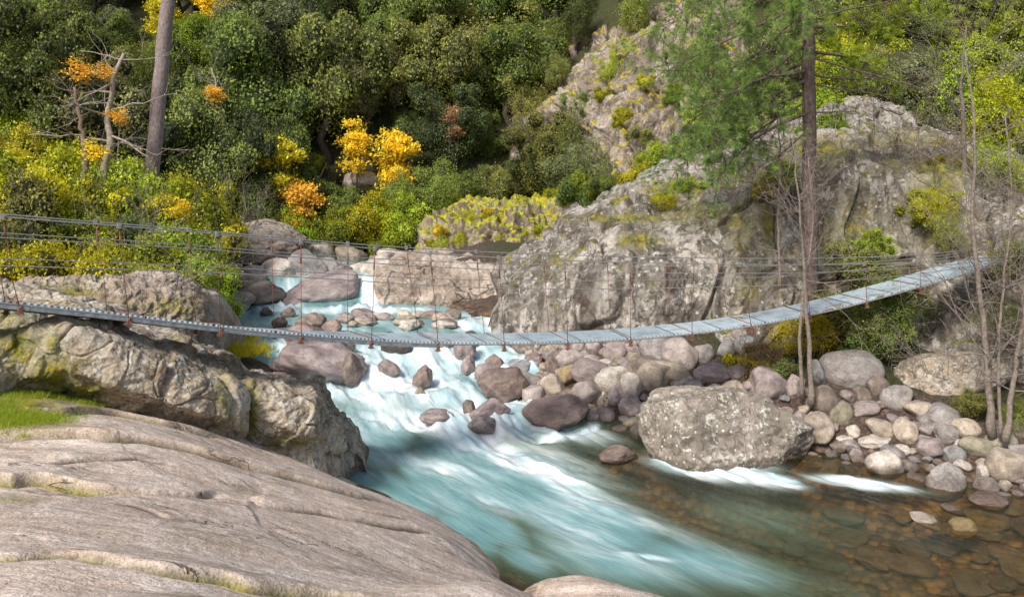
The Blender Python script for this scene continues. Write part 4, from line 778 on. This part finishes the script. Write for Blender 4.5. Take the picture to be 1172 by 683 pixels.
# shrubs on and under the cliff
for (px, py, r, tn, Y) in [(960, 372, .8, 'olive', 16.4), (1000, 365, .8, 'olive', 16.2), (1030, 350, .7, 'mid', 16.3), (925, 385, .6, 'golden', 16.3), (985, 398, .6, 'mid', 15.8), (975, 300, .7, 'olive', 17.1), (1000, 280, .5, 'bright', 17.4), (1075, 245, .5, 'lime', 17.7), (1060, 232, .6, 'lime', 18.3), (1090, 280, .5, 'olive', 16.9), (870, 410, .55, 'rust', 16.0), (890, 425, .45, 'olive', 15.6), (850, 420, .45, 'golden', 15.9), (875, 438, .35, 'golden', 15.4),
      (895, 200, .5, 'bright', 18.6), (1085, 195, .7, 'lime', 20.3), (940, 158, .9, 'bright', 22.5), (1150, 200, .7, 'bright', 18.8), (1140, 365, .5, 'dark', 15.2), (1120, 460, .35, 'olive', 13.8), (1160, 475, .4, 'mid', 13.5), (1165, 300, .6, 'olive', 16), (880, 215, .35, 'lime', 18.6), (1010, 325, .6, 'olive', 17), (790, 215, .5, 'bright', 21), (760, 230, .4, 'lime', 20.5)]:
    x, y, z = P(px, py, Y); tree(px, Y, r, tn, mesh_=random.choice(SH+CRO), zb=z-r*.5, kind='shrub', group='shrubs on and under the cliff', lift=0., hs=1.0)

# grass tufts (uncountable) on the left bank
def tufts(name, regs, tone, fn, blades=26):
    pts = []; 
    for (px, py, rx, ry, n) in regs:
        for _ in range(n):
            a, b = random.gauss(0, .5)*rx+px, random.gauss(0, .5)*ry+py; Y = ray(a, b, fn, 4, 30); pts.append(((a-CX)/F*Y, Y, H-(b-Y0)/F*Y))
    p = np.repeat(np.array(pts), blades, 0); n = len(p); r = RNG
    root = p+r.normal(size=(n, 3))*np.array([.035, .035, .0]); L = r.uniform(.05, .14, n)*fnscale
    d = r.normal(size=(n, 3))*.5; d[:, 2] = 1; tipp = root+d*L[:, None]; s = np.cross(d, r.normal(size=(n, 3))); s /= np.linalg.norm(s, axis=1)[:, None]; w = .005*fnscale
    V = np.stack([root-s*w, root+s*w, tipp], 1).reshape(-1, 3); me = mesh(name, V, np.arange(3*n).reshape(-1, 3), M['leaf'], False)
    sh = np.repeat(np.clip(r.normal(.5, .22, n), 0, 1), 3); fattr(me, 'shade', sh); fattr(me, 'tip', np.repeat((r.random(n) < .15)*1., 3)); o = add(name, me); o.color = (*LC[tone], 1); return o
fnscale = .55
tag(tufts('grass', [(20, 478, 50, 14, 700), (60, 452, 60, 6, 160), (5, 460, 30, 14, 200), (105, 463, 20, 4, 60)], 'bright', slab0, 30), 'short bright green grass growing in the slab hollow at left', 'grass', kind='stuff')
fnscale = 1.3
tag(tufts('grass', [(250, 385, 40, 8, 200), (285, 402, 22, 8, 120), (230, 372, 30, 6, 60)], 'golden', lambda a, b: np.maximum(ground(a, b), -9)+.25, 22), 'straw-coloured grass tufts on the left bank under the footbridge', 'grass', kind='stuff')

# ------------------------------------------------------------------ bare wood
def branchy(mb, p, d, L, r, depth, rng, droop=0, spread=.6, kids=3, minr=.004, tips=None):
    n = 6; pts = [np.array(p, float)]; dd = np.array(d, float)/np.linalg.norm(d)
    for k in range(n):
        dd = dd+rng.normal(size=3)*.14+np.array([0, 0, -droop*.1]); dd /= np.linalg.norm(dd); pts.append(pts[-1]+dd*L/n)
    mb.tube(pts, np.linspace(r, max(minr, r*.45), n+1), 6 if r > .02 else 4, cap=False)
    if depth == 0:
        if tips is not None: tips.append(pts[-1]); tips.append(pts[-3])
        return
    for k in range(kids):
        i = rng.integers(2, n+1); q = dd*.7+rng.normal(size=3)*spread; q[2] += .15-droop; branchy(mb, pts[i], q, L*rng.uniform(.45, .75), r*.5, depth-1, rng, droop, spread, kids, minr, tips)
def bare_tree(name, label, base, path, r0, mat, seed, nb=12, L=1.2, r1=.015, group=None, kids=3, depth=2, spread=.6, start=.25, cat='tree', up=.5, br=.35):
    """path: photo pixel points with depths, first one the foot"""
    rng = np.random.default_rng(seed); pts = np.array([P(*q) for q in path]); o = empty(name, tuple(pts[0]))
    t = np.linspace(0, len(pts)-1, 24); i = np.arange(len(pts)); q = np.stack([np.interp(t, i, pts[:, k]) for k in range(3)], -1)
    for _ in range(4): q[1:-1] = (q[:-2]+q[2:]+2*q[1:-1])/4
    q[1:-1] += rng.normal(size=(22, 3))*r0*(.22 if r0 < .11 else .05); q -= pts[0]; rr = np.linspace(r0, r1, 24); rr[:2] *= 1.25
    mb = MB(); mb.tube(q, rr, 10); add('trunk', mb.build('trunk', mat), o)
    if nb:
        for k in range(nb):
            mb = MB(); j = int(rng.uniform(start, 1)*23); a = rng.uniform(0, 2*pi); branchy(mb, q[j], (math.cos(a), math.sin(a)*.7, up+rng.normal()*.3), L*rng.uniform(.5, 1.1), max(.006, rr[j]*br), depth, rng, 0, spread, kids)
            add('branch', mb.build('branch', mat), o)
    tag(o, label, cat, group); return o, q
# big leaning trunk on the left
bare_tree('pine_tree', 'tall bare grey pine trunk rising through the left thicket and leaning right', None, [(163, 290, 24), (172, 215, 24), (180, 130, 24), (189, 40, 24), (196, -40, 24), (200, -140, 24)], .235, M['greybark'], 3, nb=9, L=1.3, r1=.19, start=.2, br=.08, depth=1)
bare_tree('dead_tree', 'gnarled dead tree with twisted bleached limbs and orange leaves left of the grey trunk', None, [(122, 230, 23), (116, 195, 23), (130, 165, 22.8), (120, 135, 23.1), (130, 110, 23), (128, 88, 22.8), (142, 62, 23)], .12, M['deadwood'], 5, nb=12, L=1.5, r1=.05, depth=2, kids=2, spread=.95, start=.25, br=.4, up=.1)
bare_tree('dead_tree', 'short broken dead stump beside the gnarled dead tree', None, [(96, 215, 22.6), (98, 175, 22.6), (92, 140, 22.6), (85, 100, 22.6)], .10, M['drytwig'], 15, nb=6, L=.9, r1=.04, depth=1, kids=3, spread=.9, start=.3)
bare_tree('dead_tree', 'thin pale dead snag right of the grey trunk', None, [(264, 188, 31.5), (258, 150, 31.5), (250, 110, 31.5), (242, 78, 31.5)], .10, M['deadwood'], 8, nb=8, L=1.4, r1=.03, depth=1, start=.1)
bare_tree('tree', 'thin dark trunk near the top left corner', None, [(20, 120, 33), (50, 60, 33), (75, 20, 33), (84, -40, 33)], .16, M['bark'], 9, nb=6, L=1.6, r1=.08, depth=2)
for k, (px, lab) in enumerate([(355, 'thin grey pole trunk at the top, above the golden saplings')]):
    bare_tree('tree', lab, None, [(px, 110, 40), (px-1, 40, 40), (px+2, -40, 40)], .13, M['greybark'], 12+k, nb=3, L=1.5, r1=.08, depth=1)
for (px, py, r, tn, lab) in [(92, 80, .45, 'orange', 'orange leaf spray at the upper left of the gnarled dead tree'), (120, 78, .32, 'orange', 'small orange leaf spray on the top limb of the gnarled dead tree'), (108, 170, .38, 'yellow', 'yellow leaf spray below the gnarled dead tree'), (60, 225, .5, 'golden', 'loose yellow leaf spray low in the left thicket'), (135, 130, .35, 'orange', 'orange leaf spray on the trunk of the gnarled dead tree'), (20, 175, .4, 'golden', 'golden leaf spray at the left edge of the thicket'), (205, 235, .35, 'yellow', 'yellow leaf spray just right of the foot of the grey trunk')]:
    x, y, z = P(px, py, 21.5 if py > 140 else 22.8); o = empty('sapling', (x, y, z-.3)); c = add('foliage', AMS[int(px) % 4], o, (0, 0, 0)); c.scale = (r*1.35, r*1.2, r*.95); c.color = (*LC[tn], 1)
    mb = MB(); branchy(mb, (0, 0, -.8), (0, 0, 1), 1.2, .02, 1, np.random.default_rng(int(px))); add('stem', mb.build('stem', M['twig']), o); tag(o, lab, 'sapling')

# dead brush
def brush(label, px, py, Y, w, h, n, mat, seed, depth=2, r=.010):
    rng = np.random.default_rng(seed); x, y, z = P(px, py, Y); mb = MB()
    for k in range(n):
        a = rng.uniform(0, 2*pi); s = rng.uniform(.1, .5)*w; branchy(mb, (math.cos(a)*s, math.sin(a)*s*.5, 0), (math.cos(a)*.5, math.sin(a)*.4, 1), h*rng.uniform(.6, 1.1), r, depth, rng, .05, .5, 3, .003)
    o = add('bare_shrub', mb.build('bare_shrub', mat), loc=(x, y, z)); tag(o, label, 'shrub')
brush('tangled grey leafless brush above the big pale boulder at the bend', 268, 262, 27.5, 1.8, 1.5, 16, M['twig'], 31, r=.014)
brush('low leafless brush at the foot of the grey trunk on the left', 150, 290, 18.5, 1.4, 1.5, 10, M['twig'], 32, r=.010)
brush('dry tangle of dead branches on top of the cliff', 1045, 185, 19.6, 2.6, .9, 22, M['drytwig'], 33, r=.011)
brush('thin leafless twigs rising from the rocks by the left cables', 180, 372, 15.4, .8, 1.7, 7, M['twig'], 34, r=.008)
brush('leafless undergrowth between the pine and the bank cobbles', 890, 432, 15.7, 1.2, 1.0, 14, M['drytwig'], 35, r=.006)
brush('leafless twigs sprouting on the cliff left of the pine', 850, 230, 18.0, 2.0, 1.4, 14, M['twig'], 36, r=.008)
brush('leafless twigs arching over the low boulder under the bridge end', 1080, 430, 14.6, 2.0, 1.2, 14, M['twig'], 37, r=.006)
brush('grey thicket of bare twigs beside the right end of the deck', 1165, 330, 14.8, 1.4, 2.4, 16, M['twig'], 38, r=.008)
# slender bare trees by the right bank
bare_tree('bare_tree', 'slender grey leafless tree in front of the right end of the deck', None, [(1136, 500, 13.2), (1130, 430, 13.2), (1124, 350, 13.2), (1112, 250, 13.3), (1118, 150, 13.4), (1105, 60, 13.6)], .062, M['twig'], 41, nb=26, L=1.5, r1=.012, start=.2, br=.3, kids=3)
bare_tree('bare_tree', 'slender leafless tree leaning right at the right edge, beside the thin one', None, [(1150, 505, 12.9), (1160, 440, 12.9), (1172, 360, 12.9), (1185, 250, 12.9), (1190, 120, 12.9)], .05, M['twig'], 42, nb=18, L=1.3, r1=.012, start=.2, br=.3)
bare_tree('bare_tree', 'thin pale leafless tree between two slender ones at right', None, [(1146, 500, 13.0), (1142, 430, 13.0), (1146, 340, 13.0), (1160, 230, 13.1), (1150, 130, 13.2)], .03, M['twig'], 43, nb=16, L=1.1, r1=.010, start=.25, br=.4)
bare_tree('bare_tree', 'twin-stemmed grey tree standing in the cobbles under the deck, its thicker stem', None, [(928, 462, 14.5), (927, 400, 14.5), (922, 330, 14.4), (915, 240, 14.3), (908, 150, 14.3)], .052, M['twig'], 44, nb=14, L=1.1, r1=.010, start=.45, br=.35)
bare_tree('bare_tree', 'thin mottled stem beside the thicker one in the cobbles under the deck', None, [(918, 455, 14.7), (915, 390, 14.6), (919, 330, 14.6), (932, 260, 14.6), (925, 180, 14.7)], .04, M['twig'], 45, nb=12, L=1.0, r1=.008, start=.45, br=.35)
bare_tree('bare_tree', 'sparse sapling growing on the cliff left of the pine', None, [(893, 330, 17.2), (890, 250, 17.3), (894, 180, 17.4), (888, 120, 17.5)], .035, M['twig'], 46, nb=14, L=1.2, r1=.008, start=.2, br=.5)
bare_tree('bare_tree', 'bare branching tree on the cliff top right of the pine', None, [(1105, 205, 19.5), (1103, 150, 19.6), (1100, 90, 19.8), (1106, 30, 20)], .07, M['twig'], 47, nb=20, L=1.7, r1=.012, start=.2, br=.4)

# ------------------------------------------------------------------ the pine on the right
def needles(mb_pts, dirs, rng, n=26, L=.13):
    P_ = np.repeat(np.array(mb_pts), n, 0); D = np.repeat(np.array(dirs), n, 0); m = len(P_)
    d = D*.7+rng.normal(size=(m, 3))*.62; d /= np.linalg.norm(d, axis=1)[:, None]; l = L*rng.uniform(.6, 1.2, m)[:, None]
    s = np.cross(d, rng.normal(size=(m, 3))); s /= np.linalg.norm(s, axis=1)[:, None]; root = P_+rng.normal(size=(m, 3))*.012
    V = np.stack([root-s*.0036, root+s*.0036, root+d*l], 1).reshape(-1, 3); me = mesh('needles', V, np.arange(3*m).reshape(-1, 3), M['leaf'], False)
    fattr(me, 'shade', np.repeat(np.clip(np.repeat(rng.uniform(.1, .95, len(mb_pts)), n)+rng.normal(size=m)*.1, 0, 1), 3)); fattr(me, 'tip', np.zeros(3*m)); return me
def bough(o, start, d, L, seed, r=.045, leafy=True, droop=.5, color='pinegreen', n=34):
    rng = np.random.default_rng(seed); mb = MB(); pts = [np.array(start, float)]; dd = np.array(d, float); dd /= np.linalg.norm(dd); N = 10
    for k in range(N):
        dd = dd+rng.normal(size=3)*.07+np.array([0, 0, -droop*.09]); dd /= np.linalg.norm(dd); pts.append(pts[-1]+dd*L/N)
    mb.tube(pts, np.linspace(r, .008, N+1), 6, cap=False); tp, td = [], []
    for k in range(3, N+1):
        for j in range(3 if leafy else 2):
            q = dd*.6+rng.normal(size=3)*.7; q[2] += .05; q /= np.linalg.norm(q); l = L*rng.uniform(.12, .32); e = [pts[k], pts[k]+q*l*.5+rng.normal(size=3)*.03, pts[k]+q*l+np.array([0, 0, -.05])]
            mb.tube(e, [.010, .007, .004], 4, cap=False)
            for s in (.4, .7, 1): tp.append(e[0]*(1-s)+e[2]*s+rng.normal(size=3)*.02); td.append(q)
            if leafy:
                for _ in range(3):
                    q2 = q+rng.normal(size=3)*.7; q2 /= np.linalg.norm(q2); b = e[0]*(.4)+e[2]*.6; e2 = b+q2*l*.5; mb.tube([b, e2], [.005, .003], 3, cap=False)
                    for s in (.6, 1.0): tp.append(b*(1-s)+e2*s); td.append(q2)
    b = add('branch', mb.build('branch', M['pinebark']), o)
    if leafy: nd = add('needles', needles(tp, td, rng, n), b); nd.color = (*LC[color], 1)
Yp = 16.9
pine, q = bare_tree('pine_tree', 'dark straight pine growing between the cliff and the right half of the footbridge', None, [(930, 400, Yp), (929, 330, Yp), (927, 220, Yp), (926, 110, Yp), (924, 0, Yp), (923, -120, Yp)], .165, M['pinebark'], 51, nb=0, r1=.125)
def at(px, py, dy=0): x, y, z = P(px, py, Yp); return np.array([x, y+dy, z])-np.array(P(930, 400, Yp))
for k, (sy, dx, dy, dz, L, leafy) in enumerate([(-75, -1, -.2, -.1, 3.2, 1), (-50, -1, .4, -.15, 3.4, 1), (-20, -1, -.5, -.25, 3.0, 1), (5, -1, .1, -.30, 3.2, 1), (25, -1, .6, -.30, 3.0, 1), (50, -1, -.1, -.45, 2.9, 1), (70, -1, .3, -.38, 3.0, 1), (90, -1, -.4, -.4, 2.5, 1), (-90, 1, -.2, 0, 2.8, 1), (-40, 1, .3, -.1, 3.0, 1), (-5, 1, .0, -.05, 3.2, 1), (30, 1, .5, -.05, 2.2, 1),
      (105, -1, .5, -.30, 3.3, 1), (130, -1, -.2, -.2, 2.6, 1), (80, -1, -.7, -.25, 3.2, 1), (60, 1, .2, .0, 2.6, 1), (115, -1, .2, -.35, 2.2, 0), (150, -1, -.3, -.5, 1.9, 0), (65, 1, -.2, -.3, 2.6, 0), (95, 1, .1, -.35, 1.6, 0), (85, 1, .3, -.1, 2.0, 0), (130, 1, -.4, .1, .9, 0), (200, -1, .1, -.1, 1.0, 0), (20, 1, -.7, -.05, 2.4, 0), (45, -1, -.8, -.2, 2.2, 0), (-60, -1, .9, -.1, 3.2, 1), (0, -.6, -1, -.25, 2.4, 1)]):
    bough(pine, at(926, sy), (dx, dy, dz), L, 600+k, leafy=bool(leafy), droop=.45 if dx < 0 else .2, r=.04 if leafy else .022, color='pinegreen' if dx < 0 else 'bright')

# ------------------------------------------------------------------ the footbridge
BR = np.array([(-260, 322, 8.3), (-120, 333, 8.9), (0, 347, 9.5), (100, 357, 10.1), (200, 369, 10.8), (300, 379, 11.6), (400, 385, 12.5), (490, 388, 13.2), (600, 388, 13.9), (700, 384, 14.4), (800, 375, 14.85), (880, 363, 15.15), (950, 348, 15.4), (1010, 332, 15.65), (1060, 318, 15.85), (1110, 303, 16.1), (1136, 296, 16.25)], float)
bp = np.array([P(*a) for a in BR]); L_ = np.r_[0, np.cumsum(np.linalg.norm(np.diff(bp, axis=0), axis=1))]
NB = 400; ss = np.linspace(0, L_[-1], NB); path = np.stack([np.interp(ss, L_, bp[:, k]) for k in range(3)], -1)
for _ in range(120): path[1:-1] = (path[:-2]+path[2:]+2*path[1:-1])/4
tan = np.gradient(path, axis=0); tan /= np.linalg.norm(tan, axis=1)[:, None]; side = np.cross(np.array([0, 0, 1.]), tan); side /= np.linalg.norm(side, axis=1)[:, None]; upv = np.cross(tan, side)
_px = CX+F*path[:, 0]/path[:, 1]; _ro = np.radians(np.interp(_px, [-260, 0, 250, 480], [8.3, 8.3, 6.6, .8]))[:, None]
side0 = side.copy(); side, upv = side*np.cos(_ro)-upv*np.sin(_ro), upv*np.cos(_ro)+side*np.sin(_ro)
bridge = empty('suspension_footbridge', tuple(path[NB//2])); O = path[NB//2]
tag(bridge, 'narrow sagging cable footbridge with grey mesh deck crossing above the rapids', 'footbridge')
WD = .82
t = NT('grey_mesh_deck'); uvn = t.n('ShaderNodeUVMap', uv_map='deck').outputs[0]
wv = t.n('ShaderNodeTexWave', wave_type='BANDS', bands_direction='X', inp={'Vector': t.mapv(uvn, scale=(1, 1, 1)), 'Scale': 4.5, 'Distortion': .3, 'Detail': 1.0}).outputs['Fac']
nn = t.noise(uvn, 3.0, 5, .7)
c = t.mix(t.mr(wv, .2, .7), (.38, .46, .50), (.52, .61, .67)); c = t.mix(.9, c, t.ramp(nn, [(.3, .5), (.5, 1), (.7, 1.2)]), 'MULTIPLY'); c = t.mix(1.0, c, t.ramp(t.n('ShaderNodeObjectInfo').outputs['Random'], [(0, (.74, .76, .78)), (1, (1.1, 1.1, 1.08))]), 'MULTIPLY'); c = t.mix(t.mr(t.noise(uvn, 1.3, 6, .75), .56, .66), c, (.24, .19, .15))
M['deck'] = t.out(t.n('ShaderNodeBsdfPrincipled', inp={'Base Color': c, 'Roughness': .6, 'Metallic': .1, 'Normal': t.bump(wv, .01)}).outputs[0])
npan = 22; ed = np.linspace(0, NB-1, npan+1).astype(int)
for k in range(npan):
    a, b = ed[k], ed[k+1]; idx = np.arange(a, b+1); s0 = path[idx]-O
    sh_ = .012; cc = s0+tan[idx]*0; V = []; 
    g = np.linspace(0, 1, len(idx)); cc[0] = cc[0]+tan[a]*sh_; cc[-1] = cc[-1]-tan[b]*sh_
    rows = [(-WD/2, 0), (-WD/2, .025), (WD/2, .025), (WD/2, 0)]
    V = np.concatenate([cc+side[idx]*r_[0]+upv[idx]*r_[1] for r_ in rows]); m = len(idx); f = []
    for r_ in range(4):
        r2 = (r_+1) % 4
        for i in range(m-1): f.append((r_*m+i, r_*m+i+1, r2*m+i+1, r2*m+i))
    me = mesh('deck_panel', V, f, M['deck'], False); uv = me.uv_layers.new(name='deck')
    for lp in me.loops:
        vi = lp.vertex_index; r_ = vi//m; uv.data[lp.index].uv = (ss[a+vi % m], rows[r_][0])
    add('deck_panel', me, bridge)
for sd in (-1, 1):
    mb = MB(); e = path+side*sd*(WD/2+.012)+upv*(-.012)-O; mb.tube(e[::4], .012, 6); add('deck_cable', mb.build('deck_cable', M['cable']), bridge)
    mb = MB()
    for a in range(2, 160, 9): mb.box(path[a+2]+side[a]*sd*(WD/2+.01)+upv[a]*(-.045)-O, tan[a]*.30, side[a]*.018, upv[a]*.022)
    add('edge_beam', mb.build('edge_beam', M['beam'], False), bridge)
# hand cables: fixed to the rock beyond both ends
ends = np.linspace(0, 1, NB)
pxs = CX+F*path[:, 0]/path[:, 1]
def rail_py(px, lvl):
    a = np.interp(px, [-260, 0, 200, 380, 520, 700, 900, 1050, 1136, 1180], [[222, 247, 262, 279, 290, 297, 300, 297, 289, 282], [250, 270, 280, 296, 304, 308, 309, 302, 291, 283], [290, 300, 306, 316, 325, 326, 322, 308, 293, 284]][lvl]); return a
cab = {}
for sd in (-1, 1):
    for lvl in range(3):
        pts = []
        for k in range(0, NB, 5):
            p = path[k]; px = pxs[k]; d = p+side[k]*sd*(WD/2+.10); zz = H-(rail_py(px, lvl)-Y0)/F*p[1]
            d = np.array([d[0], d[1], max(zz, p[2]+.05)])
            pts.append(d)
        pts = np.array(pts)
        for _ in range(20): pts[1:-1] = (pts[:-2]+pts[2:]+2*pts[1:-1])/4
        cab[(sd, lvl)] = pts; mb = MB(); mb.tube(pts-O, .0085 if lvl == 0 else .0065, 6); add('hand_cable', mb.build('hand_cable', M['cable']), bridge)
for k in range(20, NB-25, 24):
    for sd in (-1, 1):
        mb = MB(); top = cab[(sd, 0)][k//5]-O; bot = path[k]+side[k]*sd*(WD/2+.03)-upv[k]*.06-O
        w_ = .5*(top+bot); w_ = w_+RNG.normal(size=3)*.012
        mb.tube([top+np.array([0, 0, .03]), top*.6+bot*.4, w_, bot], [.006, .005, .005, .006], 5)
        mb.tube([top*.9+bot*.1, top*.78+bot*.22], [.011, .011], 6)
        h = add('hanger', mb.build('hanger', M['rust']), bridge)
        mb = MB(); mb.box(top, tan[k]*.02, side[k]*.022, upv[k]*.035); add('clamp', mb.build('clamp', M['cable'], False), h)
        mb = MB(); mb.box(bot-upv[k]*.03, tan[k]*.022, side[k]*.02, upv[k]*.035); mb.tube([bot-upv[k]*.055-tan[k]*.05, bot-upv[k]*.01, bot-upv[k]*.055+tan[k]*.05], .008, 5); add('bracket', mb.build('bracket', M['rust'], False), h)
    mb = MB(); mb.tube([path[k]+side[k]*(WD/2+.05)-upv[k]*.035-O, path[k]-side[k]*(WD/2+.05)-upv[k]*.035-O], .018, 6); add('cross_beam', mb.build('cross_beam', M['rust']), bridge)
    mb = MB(); mb.tube([path[k]+side[k]*(WD/2)+upv[k]*.034-O, path[k]-side[k]*(WD/2)+upv[k]*.034-O], .009, 5); add('joint_strap', mb.build('joint_strap', M['rust']), bridge)

# ------------------------------------------------------------------ labels: every one of a kind told apart by its looks, then its place
def zone_stone(px, py, g):
    if g == 'cobbles of the right bank':
        if px < 735: return 'where the bank meets the rapids' if py > 425 else 'between cliff foot and deck'
        if px < 850: return 'behind the white-lichened boulder' if py > 415 else 'at the cliff foot behind the deck'
        if px < 955: return 'around the twin-stemmed tree' if py < 480 else 'right of the white-lichened boulder'
        if px < 1050: return 'below the large smooth boulder' if py < 505 else 'at the waterline of the shallows'
        return 'near the slender leafless trees' if py < 530 else 'in the shallows at the right edge'
    if g == 'wet rocks in the rapids': return 'left of the main rapid' if px < 430 else 'in the middle of the rapid' if px < 590 else 'along the right side of the rapid'
    if g == 'boulders of the upper stream': return 'beside the small waterfall' if px > 315 else 'on the left bank above the stream'
    if g == 'stones under the clear shallows': return 'submerged in the clear shallows'
    return 'on the gravel bar behind the deck'
def zone_tree(px, py, kind, g):
    x = 'left of the grey trunk' if px < 175 else 'between grey trunk and maples' if px < 385 else 'above the golden maple' if px < 500 and py < 150 else 'by the golden maple' if px < 500 else 'left of the crag' if px < 620 else 'around the crag' if px < 810 else 'behind the pine' if px < 960 else 'above the right cliff' if py < 200 else 'on the right cliff'
    y = 'high up' if py < 55 else 'midway up' if py < 150 else 'low down'
    return y+' '+x
ORD = ['leftmost', 'second from left', 'third from left', 'fourth from left', 'fifth from left', 'sixth from left', 'seventh from left', 'eighth from left', 'ninth from left', 'tenth from left', 'eleventh from left', 'twelfth from left', 'thirteenth from left', 'fourteenth from left', 'fifteenth from left', 'sixteenth from left']
def give(items):
    by = {}
    for it in items: by.setdefault(it[0], []).append(it)
    for desc, l in by.items():
        l.sort(key=lambda a: a[2])
        for i, (d, o, px, cat, g, one, many) in enumerate(l):
            if len(l) == 1: lab = one
            elif i == len(l)-1: lab = 'rightmost of the '+many
            else: lab = (ORD[i] if i < 16 else str(i+1)+'th from left')+' of the '+many
            tag(o, lab, cat, g)
it = []
for (o, px, py, w, tn, cat, name, g, zn) in STONES:
    sz = 'small' if w < 17 else 'medium' if w < 32 else 'large'; z = zone_stone(px, py, g); d = f'{sz} {ADJ[tn]} {cat}'
    it.append((d+z, o, px, cat, g, f'{d} {z}', f'{d}s {z}'))
    if '_r' in o: del o['_r']
give(it)
for o in COL.objects:
    if '_r' in o: del o['_r']
it = []
for (o, px, py, r, tn, kind, g) in TREES:
    z = zone_tree(px, py, kind, g); d = f'{LN[tn]} {kind}'; it.append((d+z, o, px, kind, g, f'{d} {z}', f'{d}s {z}'))
give(it)

# ------------------------------------------------------------------ light and camera
EL, AZ = radians(43), radians(212)      # sun up behind the camera's left shoulder
w = bpy.data.worlds.new('World'); S.world = w; w.use_nodes = True; nt = w.node_tree; bg = nt.nodes['Background']
sky = nt.nodes.new('ShaderNodeTexSky'); sky.sky_type = 'NISHITA'; sky.sun_disc = False; sky.sun_elevation = EL; sky.sun_rotation = AZ; sky.air_density = 1.0; sky.dust_density = 3.0; sky.ozone_density = .6
nt.links.new(sky.outputs[0], bg.inputs[0]); bg.inputs[1].default_value = .15
ld = bpy.data.lights.new('sun', 'SUN'); ld.energy = 4.0; ld.angle = radians(13); ld.color = (1, .95, .87)
lo = bpy.data.objects.new('sun', ld); link(lo); dv = np.array([math.sin(AZ)*math.cos(EL), math.cos(AZ)*math.cos(EL), math.sin(EL)])
from mathutils import Vector
lo.rotation_euler = Vector(dv).to_track_quat('Z', 'Y').to_euler(); lo.location = (-10, -10, 30)
cd = bpy.data.cameras.new('camera'); cam = bpy.data.objects.new('camera', cd); link(cam); cam.location = (0, 0, H); cam.rotation_euler = (pi/2, 0, 0)
cd.sensor_width = 36; cd.lens = 36*F/1172; cd.shift_y = -(341.5-Y0)/1172; cd.clip_end = 1000; cd.clip_start = .05
S.camera = cam
S.view_settings.view_transform = 'Standard'; S.view_settings.look = 'None'; S.view_settings.exposure = 0; S.view_settings.gamma = 1
S.render.engine = 'CYCLES'; S.cycles.max_bounces = 6; S.cycles.transparent_max_bounces = 8; S.cycles.use_denoising = True; S.cycles.diffuse_bounces = 3
